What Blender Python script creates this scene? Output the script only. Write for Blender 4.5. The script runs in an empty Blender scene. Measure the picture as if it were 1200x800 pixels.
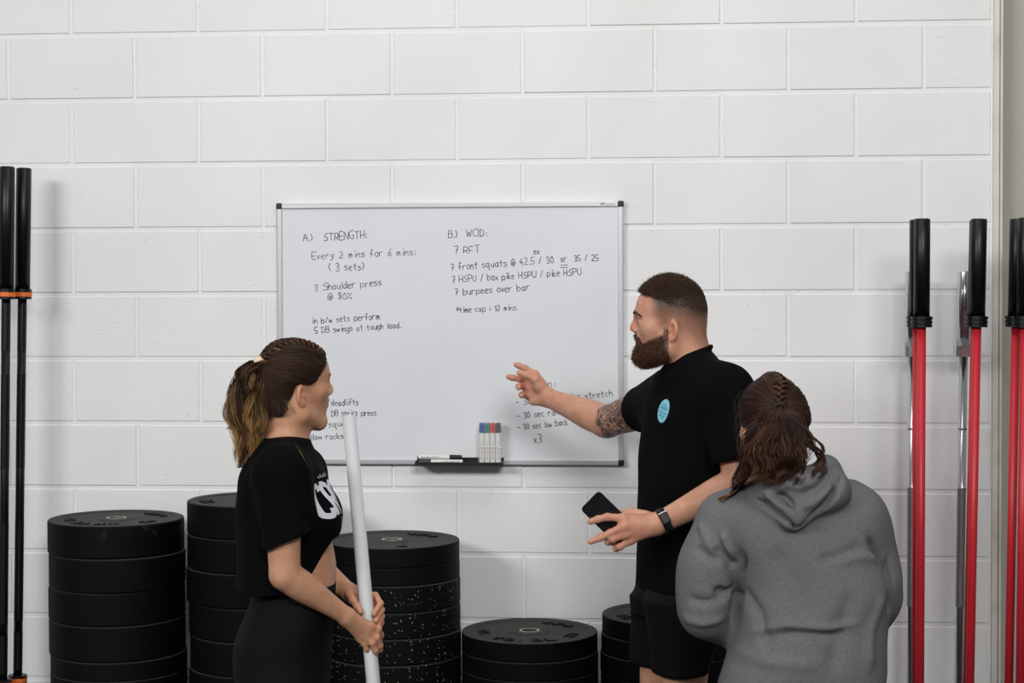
import bpy, bmesh, math, random
import numpy as np
from mathutils import Vector, Matrix
from mathutils.bvhtree import BVHTree

C = bpy.context.scene.collection
SC = bpy.context.scene
rng = np.random.RandomState(7)

# ---------------------------------------------------------------- camera
CAM = np.array([0.4468, -5.8327, 1.75])
YAW, PITCH, ROLL, FPX = 0.0754, 0.0247, -0.003, 2000.0
_cy, _sy, _cp, _sp = math.cos(YAW), math.sin(YAW), math.cos(PITCH), math.sin(PITCH)
_F = np.array([-_sy*_cp, _cy*_cp, -_sp]); _R = np.array([_cy, _sy, 0.0]); _U = np.cross(_R, _F)
RT = math.cos(ROLL)*_R + math.sin(ROLL)*_U
UP = -math.sin(ROLL)*_R + math.cos(ROLL)*_U
cam = bpy.data.cameras.new('camera'); cam.sensor_width = 36.0; cam.lens = 36.0*FPX/1200.0
co = bpy.data.objects.new('camera', cam); C.objects.link(co); SC.camera = co
co.matrix_world = Matrix(((RT[0], UP[0], -_F[0], CAM[0]), (RT[1], UP[1], -_F[1], CAM[1]), (RT[2], UP[2], -_F[2], CAM[2]), (0, 0, 0, 1)))
cam.clip_end = 100

def W(u, v, y):
    """point of the place that the photo shows at pixel (u, v), at depth y (wall face is y = 0)"""
    d = _F + (u-600.0)/FPX*RT - (v-400.0)/FPX*UP
    return CAM + d*((y-CAM[1])/d[1])

# ---------------------------------------------------------------- light
SC.view_settings.view_transform = 'Standard'
SC.view_settings.look = 'None'
SC.view_settings.gamma = 1.0
SC.view_settings.use_curve_mapping = False
SC.view_settings.exposure = -0.28
world = bpy.data.worlds.new('world'); SC.world = world; world.use_nodes = True
bg = world.node_tree.nodes['Background']
# the rest of the gym: pale lit ceiling above, darker walls and equipment around
_nt = world.node_tree; _tc = _nt.nodes.new('ShaderNodeTexCoord'); _sx = _nt.nodes.new('ShaderNodeSeparateXYZ')
_rp = _nt.nodes.new('ShaderNodeValToRGB'); _nt.links.new(_tc.outputs['Generated'], _sx.inputs[0]); _nt.links.new(_sx.outputs['Z'], _rp.inputs['Fac'])
_rp.color_ramp.elements[0].position = 0.0; _rp.color_ramp.elements[0].color = (0.26, 0.26, 0.27, 1)
_rp.color_ramp.elements[1].position = 0.45; _rp.color_ramp.elements[1].color = (0.50, 0.51, 0.52, 1)
_nt.links.new(_rp.outputs['Color'], bg.inputs[0]); bg.inputs[1].default_value = 0.60

def area(name, loc, target, sx, sy, power, col=(1, 0.997, 0.99)):
    L = bpy.data.lights.new(name, 'AREA'); L.shape = 'RECTANGLE'; L.size = sx; L.size_y = sy
    L.energy = power; L.color = col
    o = bpy.data.objects.new(name, L); C.objects.link(o); o.location = loc
    o.rotation_euler = (Vector(target)-Vector(loc)).to_track_quat('-Z', 'Y').to_euler()
    return o
area('ceiling_light', (0.3, -1.9, 4.4), (0.3, -1.9, 0), 2.4, 0.9, 32)
area('ceiling_light.001', (-4.2, -7.2, 4.1), (0.0, -0.6, 1.0), 2.6, 1.0, 275)
area('ceiling_light.002', (1.5, -7.2, 4.2), (0.6, -0.5, 1.0), 2.6, 1.0, 255)

# ---------------------------------------------------------------- materials
def lin(c):
    return tuple(((x/255.0)/12.92 if x/255.0 <= 0.04045 else ((x/255.0+0.055)/1.055)**2.4) for x in c)

def mat(name, rgb, rough=0.5, metal=0.0, spec=0.5, bump=None, vary=None, sss=0.0, linear=False):
    m = bpy.data.materials.new(name); m.use_nodes = True
    nt = m.node_tree; b = nt.nodes['Principled BSDF']
    col = tuple(rgb) if linear else lin(rgb)
    b.inputs['Base Color'].default_value = (*col, 1)
    b.inputs['Roughness'].default_value = rough
    b.inputs['Metallic'].default_value = metal
    b.inputs['Specular IOR Level'].default_value = spec
    if sss:
        b.inputs['Subsurface Weight'].default_value = sss
        b.inputs['Subsurface Radius'].default_value = (0.012, 0.005, 0.003)
        b.inputs['Subsurface Scale'].default_value = 1.0
    tc = nt.nodes.new('ShaderNodeTexCoord')
    if bump:
        n = nt.nodes.new('ShaderNodeTexNoise'); n.inputs['Scale'].default_value = bump[0]; n.inputs['Detail'].default_value = 4
        nt.links.new(tc.outputs['Object'], n.inputs['Vector'])
        bp = nt.nodes.new('ShaderNodeBump'); bp.inputs['Strength'].default_value = bump[1]; bp.inputs['Distance'].default_value = bump[2]
        nt.links.new(n.outputs['Fac'], bp.inputs['Height']); nt.links.new(bp.outputs['Normal'], b.inputs['Normal'])
    if vary:   # (scale, rgb2, low, high)
        n = nt.nodes.new('ShaderNodeTexNoise'); n.inputs['Scale'].default_value = vary[0]; n.inputs['Detail'].default_value = 5
        nt.links.new(tc.outputs['Object'], n.inputs['Vector'])
        r = nt.nodes.new('ShaderNodeValToRGB'); r.color_ramp.elements[0].position = vary[2]; r.color_ramp.elements[1].position = vary[3]
        r.color_ramp.elements[0].color = (*col, 1); r.color_ramp.elements[1].color = (*(vary[1] if linear else lin(vary[1])), 1)
        nt.links.new(n.outputs['Fac'], r.inputs['Fac']); nt.links.new(r.outputs['Color'], b.inputs['Base Color'])
    return m

def attr_mix(m, attr, rgb, base=None):
    """mix a second colour into the base colour where a vertex attribute says so"""
    nt = m.node_tree; b = nt.nodes['Principled BSDF']
    a = nt.nodes.new('ShaderNodeAttribute'); a.attribute_name = attr
    mx = nt.nodes.new('ShaderNodeMix'); mx.data_type = 'RGBA'
    nt.links.new(a.outputs['Fac'], mx.inputs['Factor'])
    l = b.inputs['Base Color'].links
    if l: nt.links.new(l[0].from_socket, mx.inputs['A'])
    else: mx.inputs['A'].default_value = b.inputs['Base Color'].default_value
    mx.inputs['B'].default_value = (*lin(rgb), 1)
    nt.links.new(mx.outputs['Result'], b.inputs['Base Color'])
    return mx

M = {}
# painted blockwork
def wall_material():
    m = mat('white_painted_block', (236, 236, 233), 0.62, spec=0.3)
    nt = m.node_tree; b = nt.nodes['Principled BSDF']
    tc = nt.nodes.new('ShaderNodeTexCoord')
    n1 = nt.nodes.new('ShaderNodeTexNoise'); n1.inputs['Scale'].default_value = 95; n1.inputs['Detail'].default_value = 6; n1.inputs['Roughness'].default_value = 0.6
    mp = nt.nodes.new('ShaderNodeMapping'); mp.inputs['Scale'].default_value = (0.75, 1, 1.3)
    nt.links.new(tc.outputs['Object'], mp.inputs['Vector'])
    n2 = nt.nodes.new('ShaderNodeTexNoise'); n2.inputs['Scale'].default_value = 55; n2.inputs['Detail'].default_value = 3
    n3 = nt.nodes.new('ShaderNodeTexNoise'); n3.inputs['Scale'].default_value = 4.0
    for n in (n1, n2, n3): nt.links.new(mp.outputs['Vector'], n.inputs['Vector'])
    # pits: low end of n2, only in some patches (n3)
    r2 = nt.nodes.new('ShaderNodeMapRange'); r2.inputs['From Min'].default_value = 0.27; r2.inputs['From Max'].default_value = 0.36
    nt.links.new(n2.outputs['Fac'], r2.inputs['Value'])
    r3 = nt.nodes.new('ShaderNodeMapRange'); r3.inputs['From Min'].default_value = 0.42; r3.inputs['From Max'].default_value = 0.6
    r3.inputs['To Min'].default_value = 0.35
    nt.links.new(n3.outputs['Fac'], r3.inputs['Value'])
    inv = nt.nodes.new('ShaderNodeMath'); inv.operation = 'SUBTRACT'; inv.inputs[0].default_value = 1.0
    nt.links.new(r2.outputs['Result'], inv.inputs[1])
    mul = nt.nodes.new('ShaderNodeMath'); mul.operation = 'MULTIPLY'
    nt.links.new(inv.outputs[0], mul.inputs[0]); nt.links.new(r3.outputs['Result'], mul.inputs[1])
    s = nt.nodes.new('ShaderNodeMath'); s.operation = 'MULTIPLY_ADD'; s.inputs[1].default_value = 0.42
    nt.links.new(n1.outputs['Fac'], s.inputs[0])
    neg = nt.nodes.new('ShaderNodeMath'); neg.operation = 'MULTIPLY'; neg.inputs[1].default_value = -0.9
    nt.links.new(mul.outputs[0], neg.inputs[0]); nt.links.new(neg.outputs[0], s.inputs[2])
    bp = nt.nodes.new('ShaderNodeBump'); bp.inputs['Strength'].default_value = 0.45; bp.inputs['Distance'].default_value = 0.004
    nt.links.new(s.outputs[0], bp.inputs['Height']); nt.links.new(bp.outputs['Normal'], b.inputs['Normal'])
    # slight dirty variation of the paint
    n4 = nt.nodes.new('ShaderNodeTexNoise'); n4.inputs['Scale'].default_value = 1.7; n4.inputs['Detail'].default_value = 6
    nt.links.new(tc.outputs['Object'], n4.inputs['Vector'])
    cr = nt.nodes.new('ShaderNodeValToRGB'); cr.color_ramp.elements[0].position = 0.3; cr.color_ramp.elements[1].position = 0.62
    cr.color_ramp.elements[0].color = (*lin((231, 230, 228)), 1); cr.color_ramp.elements[1].color = (*lin((238, 238, 238)), 1)
    nt.links.new(n4.outputs['Fac'], cr.inputs['Fac']); nt.links.new(cr.outputs['Color'], b.inputs['Base Color'])
    return m
M['wall'] = wall_material()
M['plaster'] = mat('grey_painted_plaster', (176, 172, 164), 0.6, bump=(60, 0.1, 0.002), vary=(1.5, (176, 171, 162), 0.3, 0.7))
M['trim'] = mat('cream_painted_trim', (214, 210, 200), 0.45, bump=(25, 0.2, 0.003), vary=(9, (196, 190, 178), 0.45, 0.75))
M['floor'] = mat('black_rubber_floor', (62, 62, 64), 0.75, bump=(300, 0.3, 0.002), vary=(260, (88, 90, 94), 0.62, 0.7))
M['board'] = mat('whiteboard_enamel', (229, 231, 234), 0.28, spec=0.4, vary=(3.0, (223, 225, 229), 0.3, 0.75))
M['alu'] = mat('brushed_aluminium', (200, 202, 205), 0.38, 0.55)
M['blackplastic'] = mat('black_plastic', (16, 16, 17), 0.4)
M['ink'] = mat('dry_marker_ink', (58, 60, 65), 0.7, spec=0.2)
M['red_ink'] = mat('red_print', (190, 30, 45), 0.6)
M['grey_ink'] = mat('grey_print', (120, 122, 128), 0.6)
M['rubber'] = mat('black_rubber', (8, 8, 8), 0.62, spec=0.12, bump=(420, 0.25, 0.001), vary=(6, (11, 11, 11), 0.4, 0.8))
M['rubber_scuffed'] = mat('scuffed_black_rubber', (8, 8, 8), 0.62, spec=0.12, bump=(420, 0.25, 0.001), vary=(9, (64, 64, 64), 0.6, 0.8))
M['rubber_smooth'] = mat('smooth_black_rubber', (8, 8, 8), 0.62, spec=0.12, bump=(300, 0.1, 0.001))
M['rubber_face'] = mat('top_lit_rubber_face', (56, 56, 55), 0.7, spec=0.2, bump=(300, 0.2, 0.001), vary=(7, (66, 66, 64), 0.35, 0.75))  # light from above painted in: lighter grey for the plates' upward faces
M['letter_rubber'] = mat('raised_black_rubber', (12, 12, 12), 0.5, spec=0.4)
M['steel'] = mat('zinc_steel', (186, 182, 172), 0.32, 1.0)
M['chrome'] = mat('chrome', (205, 206, 209), 0.2, 1.0)
M['knurl'] = mat('knurled_chrome', (150, 149, 150), 0.42, 1.0, bump=(900, 0.8, 0.001))
M['black_metal'] = mat('black_coated_steel', (14, 14, 15), 0.38, 0.3)
M['orange'] = mat('orange_band', (232, 112, 40), 0.45)
M['red_coat'] = mat('red_coated_steel', (196, 36, 48), 0.42, 0.0, spec=0.5, vary=(7, (214, 84, 92), 0.66, 0.85))
def speckle():
    m = mat('speckled_black_rubber', (8, 8, 8), 0.62, spec=0.12, bump=(420, 0.25, 0.001))
    nt = m.node_tree; b = nt.nodes['Principled BSDF']
    tc = nt.nodes.new('ShaderNodeTexCoord'); v = nt.nodes.new('ShaderNodeTexVoronoi'); v.inputs['Scale'].default_value = 140
    nt.links.new(tc.outputs['Object'], v.inputs['Vector'])
    sp = nt.nodes.new('ShaderNodeSeparateColor'); nt.links.new(v.outputs['Color'], sp.inputs[0])
    lt = nt.nodes.new('ShaderNodeMath'); lt.operation = 'MULTIPLY'; lt.inputs[1].default_value = 0.25
    nt.links.new(sp.outputs[0], lt.inputs[0])
    l2 = nt.nodes.new('ShaderNodeMath'); l2.operation = 'LESS_THAN'
    nt.links.new(v.outputs['Distance'], l2.inputs[0]); nt.links.new(lt.outputs[0], l2.inputs[1])
    l3 = nt.nodes.new('ShaderNodeMath'); l3.operation = 'GREATER_THAN'; l3.inputs[1].default_value = 0.55
    nt.links.new(sp.outputs[1], l3.inputs[0])
    mu = nt.nodes.new('ShaderNodeMath'); mu.operation = 'MULTIPLY'
    nt.links.new(l2.outputs[0], mu.inputs[0]); nt.links.new(l3.outputs[0], mu.inputs[1])
    mx = nt.nodes.new('ShaderNodeMix'); mx.data_type = 'RGBA'
    mx.inputs['A'].default_value = (*lin((8, 8, 8)), 1); mx.inputs['B'].default_value = (*lin((176, 168, 138)), 1)
    nt.links.new(mu.outputs[0], mx.inputs['Factor']); nt.links.new(mx.outputs['Result'], b.inputs['Base Color'])
    return m
M['speckle'] = speckle()
M['pipe'] = mat('white_plastic_pipe', (198, 199, 201), 0.5)
M['marker_white'] = mat('white_marker_barrel', (226, 226, 222), 0.4)
M['blue'] = mat('blue_cap', (38, 72, 150), 0.4)
M['green'] = mat('green_cap', (28, 128, 108), 0.4)
M['red'] = mat('red_cap', (208, 60, 60), 0.4)
M['dark'] = mat('dark_grey_cap', (58, 62, 68), 0.4)
M['clear'] = mat('clear_plastic', (245, 245, 245), 0.12)
M['clear'].node_tree.nodes['Principled BSDF'].inputs['Alpha'].default_value = 0.07
M['phone'] = mat('phone_black_glass', (13, 13, 17), 0.22, spec=0.5)
M['phone_edge'] = mat('phone_dark_edge', (44, 44, 50), 0.3, 0.6)
M['strap'] = mat('black_silicone_strap', (17, 17, 18), 0.55)
M['tee'] = mat('black_cotton', (9, 9, 10), 0.95, spec=0.08, bump=(700, 0.25, 0.001))
M['shorts'] = mat('black_sports_fabric', (12, 12, 13), 0.8, spec=0.15, bump=(500, 0.2, 0.001))
M['leggings'] = mat('black_stretch_fabric', (9, 9, 11), 0.8, spec=0.15)
M['hood'] = mat('grey_marl_fleece', (94, 94, 95), 0.95, spec=0.1, bump=(420, 0.35, 0.002), vary=(280, (114, 114, 115), 0.3, 0.7))
M['print_white'] = mat('white_shirt_print', (214, 214, 222), 0.75)
M['print_blue'] = mat('pale_blue_shirt_print', (128, 196, 216), 0.75)
M['print_teal'] = mat('teal_shirt_print', (62, 140, 164), 0.75)
M['scrunchie'] = mat('cream_hair_tie', (226, 198, 166), 0.8)
M['dark_tie'] = mat('dark_hair_tie', (34, 24, 22), 0.8)
M['gold'] = mat('gold_chain', (196, 160, 96), 0.3, 1.0)
M['shoe'] = mat('black_shoe', (24, 24, 26), 0.6)
M['sole'] = mat('white_sole', (220, 220, 216), 0.6)

def skin_material(name, rgb, rgb2):
    m = mat(name, rgb, 0.48, spec=0.4, sss=0.12, bump=(260, 0.12, 0.001), vary=(28, rgb2, 0.35, 0.7))
    attr_mix(m, 'lips', (168, 92, 82)); attr_mix(m, 'flush', (188, 96, 80)); attr_mix(m, 'stubble', (66, 48, 40)); attr_mix(m, 'eyewhite', (222, 214, 206)); attr_mix(m, 'iris', (30, 24, 20))
    return m
M['skin_man'] = skin_material('skin_ruddy', (204, 152, 126), (186, 132, 106))
M['skin_woman'] = skin_material('skin_warm', (200, 150, 118), (186, 136, 106))

def tattoo_nodes(m):
    """dark swirling ink with skin-coloured lines, masked to the arm"""
    nt = m.node_tree; b = nt.nodes['Principled BSDF']
    tc = nt.nodes.new('ShaderNodeTexCoord')
    nz = nt.nodes.new('ShaderNodeTexNoise'); nz.inputs['Scale'].default_value = 22; nz.inputs['Detail'].default_value = 1
    nt.links.new(tc.outputs['Object'], nz.inputs['Vector'])
    wv = nt.nodes.new('ShaderNodeTexVoronoi'); wv.feature = 'DISTANCE_TO_EDGE'; wv.inputs['Scale'].default_value = 21
    va = nt.nodes.new('ShaderNodeVectorMath'); va.operation = 'MULTIPLY_ADD'; va.inputs[1].default_value = (0.05,)*3
    nt.links.new(nz.outputs['Color'], va.inputs[0]); nt.links.new(tc.outputs['Object'], va.inputs[2])
    nt.links.new(va.outputs[0], wv.inputs['Vector'])
    rings = nt.nodes.new('ShaderNodeTexVoronoi'); rings.inputs['Scale'].default_value = 21
    nt.links.new(va.outputs[0], rings.inputs['Vector'])
    sn = nt.nodes.new('ShaderNodeMath'); sn.operation = 'MULTIPLY'; sn.inputs[1].default_value = 22
    nt.links.new(rings.outputs['Distance'], sn.inputs[0])
    si = nt.nodes.new('ShaderNodeMath'); si.operation = 'SINE'; nt.links.new(sn.outputs[0], si.inputs[0])
    g1 = nt.nodes.new('ShaderNodeMath'); g1.operation = 'GREATER_THAN'; g1.inputs[1].default_value = 0.022
    nt.links.new(wv.outputs['Distance'], g1.inputs[0])
    g2 = nt.nodes.new('ShaderNodeMath'); g2.operation = 'LESS_THAN'; g2.inputs[1].default_value = 0.86
    nt.links.new(si.outputs[0], g2.inputs[0])
    mm = nt.nodes.new('ShaderNodeMath'); mm.operation = 'MULTIPLY'
    nt.links.new(g1.outputs[0], mm.inputs[0]); nt.links.new(g2.outputs[0], mm.inputs[1])
    a = nt.nodes.new('ShaderNodeAttribute'); a.attribute_name = 'tattoo'
    m2 = nt.nodes.new('ShaderNodeMath'); m2.operation = 'MULTIPLY'
    nt.links.new(a.outputs['Fac'], m2.inputs[0]); nt.links.new(mm.outputs[0], m2.inputs[1])
    m3 = nt.nodes.new('ShaderNodeMath'); m3.operation = 'MULTIPLY'; m3.inputs[1].default_value = 0.9
    nt.links.new(m2.outputs[0], m3.inputs[0])
    mx = nt.nodes.new('ShaderNodeMix'); mx.data_type = 'RGBA'
    nt.links.new(m3.outputs[0], mx.inputs['Factor'])
    nt.links.new(b.inputs['Base Color'].links[0].from_socket, mx.inputs['A'])
    mx.inputs['B'].default_value = (*lin((58, 50, 48)), 1)
    nt.links.new(mx.outputs['Result'], b.inputs['Base Color'])
tattoo_nodes(M['skin_man'])

def hair_material(name, c0, c1, c2):
    """hair dyed along its length: attribute tone runs 0 (roots) .. 1 (lightened ends)"""
    m = mat(name, c0, 0.5, spec=0.25)
    nt = m.node_tree; b = nt.nodes['Principled BSDF']
    a = nt.nodes.new('ShaderNodeAttribute'); a.attribute_name = 'tone'
    r = nt.nodes.new('ShaderNodeValToRGB'); e = r.color_ramp.elements
    e[0].position = 0.0; e[0].color = (*lin(c0), 1); e[1].position = 1.0; e[1].color = (*lin(c2), 1)
    k = e.new(0.5); k.color = (*lin(c1), 1)
    nt.links.new(a.outputs['Fac'], r.inputs['Fac']); nt.links.new(r.outputs['Color'], b.inputs['Base Color'])
    return m
M['hair_blonde'] = hair_material('brown_hair_with_blonde_ends', (34, 24, 20), (84, 57, 38), (204, 160, 100))
M['hair_brown'] = hair_material('brown_hair', (36, 24, 21), (80, 52, 38), (150, 106, 72))
M['hair_man'] = hair_material('short_dark_brown_hair', (38, 28, 24), (66, 48, 38), (104, 78, 58))
M['beard'] = hair_material('brown_beard', (44, 28, 21), (82, 52, 36), (128, 84, 54))

# ---------------------------------------------------------------- object helpers
def tag(o, label=None, cat=None, group=None, kind=None):
    if label: o['label'] = label
    if cat: o['category'] = cat
    if group: o['group'] = group
    if kind: o['kind'] = kind
    return o

def link(name, me, m=None, parent=None, loc=None, smooth=False):
    o = bpy.data.objects.new(name, me); C.objects.link(o)
    if m is not None:
        for x in (m if isinstance(m, (list, tuple)) else [m]): me.materials.append(x)
    if parent is not None: o.parent = parent
    if loc is not None: o.location = loc
    if smooth:
        me.polygons.foreach_set('use_smooth', [True]*len(me.polygons))
    return o

def from_bm(name, bm, m, parent=None, loc=None, smooth=False):
    me = bpy.data.meshes.new(name); bm.normal_update(); bm.to_mesh(me); bm.free()
    return link(name, me, m, parent, loc, smooth)

def empty(name, loc, rz=0.0):
    o = bpy.data.objects.new(name, None); C.objects.link(o); o.location = loc; o.rotation_euler = (0, 0, rz)
    o.empty_display_size = 0.05
    return o

def box(bm, c, s, bevel=0.0, rot=None, seg=2):
    r = bmesh.ops.create_cube(bm, size=1.0)
    vs = r['verts']
    bmesh.ops.scale(bm, vec=s, verts=vs)
    if bevel > 0:
        es = list({e for v in vs for e in v.link_edges})
        r2 = bmesh.ops.bevel(bm, geom=es, offset=bevel, segments=seg, affect='EDGES', profile=0.5)
        vs = list({v for f in r2['faces'] for v in f.verts} | {v for v in vs if v.is_valid})
        # every vertex of this island
        seen = set(vs); st = list(vs)
        while st:
            v = st.pop()
            for e in v.link_edges:
                w = e.other_vert(v)
                if w not in seen: seen.add(w); st.append(w)
        vs = list(seen)
    if rot is not None: bmesh.ops.rotate(bm, cent=(0, 0, 0), matrix=rot, verts=vs)
    bmesh.ops.translate(bm, vec=c, verts=vs)
    return vs

def lathe(bm, prof, n=48, axis=None, origin=(0, 0, 0), close=True):
    """revolve (r, z) profile; a closed profile makes a ring, points at r = 0 close the ends"""
    O = Vector(origin)
    q = Vector(axis).normalized().to_track_quat('Z', 'Y').to_matrix() if axis is not None else Matrix.Identity(3)
    rings = []
    for r, z in prof:
        if r < 1e-6: rings.append([bm.verts.new(O + q @ Vector((0, 0, z)))])
        else: rings.append([bm.verts.new(O + q @ Vector((r*math.cos(2*math.pi*i/n), r*math.sin(2*math.pi*i/n), z))) for i in range(n)])
    K = len(rings)
    for k in range(K if close else K-1):
        a, b = rings[k], rings[(k+1) % K]
        if len(a) == 1 and len(b) == 1: continue
        for i in range(n):
            j = (i+1) % n
            if len(a) == 1: f = (a[0], b[j], b[i])
            elif len(b) == 1: f = (a[i], a[j], b[0])
            else: f = (a[i], a[j], b[j], b[i])
            bm.faces.new(f)

def tubes(paths, radii, sides=3, tone=None, name='strands'):
    """many thin tubes at once; paths (N,K,3), radii (N,K), tone (N,K)"""
    P = np.asarray(paths, float); N, K, _ = P.shape
    T = np.gradient(P, axis=1); T /= np.linalg.norm(T, axis=2, keepdims=True)+1e-9
    ref = np.where(np.abs(T[..., 2:3]) > 0.85, np.array([1.0, 0.2, 0]), np.array([0.1, 0.2, 1.0]))
    A = np.cross(T, ref); A /= np.linalg.norm(A, axis=2, keepdims=True)+1e-9
    B = np.cross(T, A)
    R = np.asarray(radii, float)[..., None]
    V = np.stack([P + R*(math.cos(2*math.pi*s/sides)*A + math.sin(2*math.pi*s/sides)*B) for s in range(sides)], axis=2)
    idx = np.arange(N*K*sides).reshape(N, K, sides)
    nx = np.roll(idx, -1, axis=2)
    q = np.stack([idx[:, :-1], nx[:, :-1], nx[:, 1:], idx[:, 1:]], axis=-1).reshape(-1, 4)
    me = mesh_np(name, V.reshape(-1, 3), q)
    if tone is not None:
        t = np.repeat(np.asarray(tone, np.float32).reshape(N, K, 1), sides, axis=2).ravel()
        me.attributes.new('tone', 'FLOAT', 'POINT').data.foreach_set('value', t)
    return me

def mesh_np(name, V, Q):
    me = bpy.data.meshes.new(name)
    V = np.ascontiguousarray(V, np.float32); Q = np.ascontiguousarray(Q, np.int32)
    k = Q.shape[1]
    me.vertices.add(len(V)); me.vertices.foreach_set('co', V.ravel())
    me.loops.add(Q.size); me.loops.foreach_set('vertex_index', Q.ravel())
    me.polygons.add(len(Q)); me.polygons.foreach_set('loop_start', np.arange(0, Q.size, k, dtype=np.int32))
    me.polygons.foreach_set('use_smooth', np.ones(len(Q), bool))
    me.update(); me.validate()
    return me

def set_attr(me, name, vals):
    me.attributes.new(name, 'FLOAT', 'POINT').data.foreach_set('value', np.ascontiguousarray(vals, np.float32))

# ---------------------------------------------------------------- implicit modelling
def nrm(v):
    v = np.asarray(v, float); return v/np.linalg.norm(v)

class Field:
    """a list of soft solids, melted together and turned into one closed surface"""
    def __init__(s): s.p = []
    def add(s, op, lo, hi, k, fn): s.p.append((op, np.asarray(lo)-k-0.012, np.asarray(hi)+k+0.012, k, fn))
    def cone(s, a, b, ra, rb, k=0.02, op='u'):
        a = np.asarray(a, np.float32); b = np.asarray(b, np.float32); ab = b-a; L2 = float(ab@ab)+1e-12
        r = max(ra, rb)
        def fn(X, Y, Z):
            t = np.clip(((X-a[0])*ab[0]+(Y-a[1])*ab[1]+(Z-a[2])*ab[2])/L2, 0, 1)
            return np.sqrt((X-a[0]-t*ab[0])**2+(Y-a[1]-t*ab[1])**2+(Z-a[2]-t*ab[2])**2)-(ra+(rb-ra)*t)
        s.add(op, np.minimum(a, b)-r, np.maximum(a, b)+r, k, fn)
    def chain(s, pts, rad, k=0.02, m=5):
        """a limb: smooth curve through the joints with a radius at each"""
        A = np.column_stack([np.array(pts, float), np.array(rad, float)])
        if len(A) > 2: A = catmull(A, m)
        A = A.astype(np.float32); r = float(A[:, 3].max())
        segs = [(A[i], A[i+1]-A[i], float(((A[i+1]-A[i])[:3]**2).sum())+1e-12) for i in range(len(A)-1)]
        def fn(X, Y, Z):
            best = None
            for a, ab, L2 in segs:
                x, y, z = X-a[0], Y-a[1], Z-a[2]
                t = np.clip((x*ab[0]+y*ab[1]+z*ab[2])/L2, 0, 1)
                d = np.sqrt((x-t*ab[0])**2+(y-t*ab[1])**2+(z-t*ab[2])**2)-(a[3]+ab[3]*t)
                best = d if best is None else np.minimum(best, d)
            return best
        s.add('u', A[:, :3].min(0)-r, A[:, :3].max(0)+r, k, fn)
    def tube(s, a, b, ra, rb, k=0.02, op='u', rnd=0.004, cut=None):
        """cone with flat ends"""
        a = np.asarray(a, np.float32); b = np.asarray(b, np.float32); ab = b-a; L = float(np.sqrt(ab@ab)); d = ab/L
        r = max(ra, rb)*(1.0 if cut is None else 1.7)
        def fn(X, Y, Z):
            t = (X-a[0])*d[0]+(Y-a[1])*d[1]+(Z-a[2])*d[2]
            q = np.sqrt(np.maximum((X-a[0])**2+(Y-a[1])**2+(Z-a[2])**2-t*t, 0))-(ra+(rb-ra)*np.clip(t/L, 0, 1))
            e = np.maximum(-t, t-L) if cut is None else np.maximum(-t, (X-b[0])*cut[0]+(Y-b[1])*cut[1]+(Z-b[2])*cut[2])
            q = q+rnd; e = e+rnd
            return np.minimum(np.maximum(q, e), 0)+np.sqrt(np.maximum(q, 0)**2+np.maximum(e, 0)**2)-rnd
        s.add(op, np.minimum(a, b)-r, np.maximum(a, b)+r, k, fn)
    def ell(s, c, r, R=None, k=0.02, op='u'):
        c = np.asarray(c, np.float32); r = np.asarray(r, np.float32); R = np.eye(3) if R is None else np.asarray(R, np.float32)
        m = float(r.max())
        def fn(X, Y, Z):
            x, y, z = X-c[0], Y-c[1], Z-c[2]
            p = [(R[i][0]*x+R[i][1]*y+R[i][2]*z)/r[i] for i in range(3)]
            k0 = np.sqrt(p[0]**2+p[1]**2+p[2]**2)
            k1 = np.sqrt((p[0]/r[0])**2+(p[1]/r[1])**2+(p[2]/r[2])**2)+1e-6
            return k0*(k0-1.0)/k1
        s.add(op, c-m, c+m, k, fn)
    def loft(s, rings, f, l, k=0.02, n=2.4, op='u', pad=0.0):
        """stack of rounded sections: (z, cx, cy, half_width along l, half_depth along f)"""
        A = np.array(sorted(rings), np.float32); z = A[:, 0]; f = nrm(f); l = nrm(l)
        # densify by smooth interpolation
        zz = np.linspace(z[0], z[-1], 60)
        def sm(y):
            mI = np.gradient(y, z)
            out = np.zeros_like(zz)
            for i, t in enumerate(zz):
                j = min(max(np.searchsorted(z, t)-1, 0), len(z)-2); h = z[j+1]-z[j]; q = (t-z[j])/h
                out[i] = (1+2*q)*(1-q)**2*y[j]+q*(1-q)**2*h*mI[j]+q*q*(3-2*q)*y[j+1]+q*q*(q-1)*h*mI[j+1]
            return out
        cx, cy, a, b = (sm(A[:, i]) for i in (1, 2, 3, 4)); a = a+pad; b = b+pad
        z0, z1 = float(z[0]), float(z[-1])
        def fn(X, Y, Z):
            zc = np.clip(Z, z0, z1)
            CX = np.interp(zc, zz, cx); CY = np.interp(zc, zz, cy); AA = np.interp(zc, zz, a); BB = np.interp(zc, zz, b)
            x = X-CX; y = Y-CY
            u = np.abs(x*l[0]+y*l[1])/AA; v = np.abs(x*f[0]+y*f[1])/BB
            q = (u**n+v**n)**(1.0/n)
            d = (q-1.0)*np.minimum(AA, BB)*(0.6+0.4*np.maximum(AA, BB)/np.minimum(AA, BB))*0.85
            e = np.maximum(z0-Z, Z-z1)
            return np.maximum(d, e)
        m = float(max(a.max(), b.max()))*1.25
        s.add(op, (cx.min()-m, cy.min()-m, z0), (cx.max()+m, cy.max()+m, z1), k, fn)
    def clip(s, fn, lo, hi): s.add('i', lo, hi, 0.0, fn)
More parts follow.
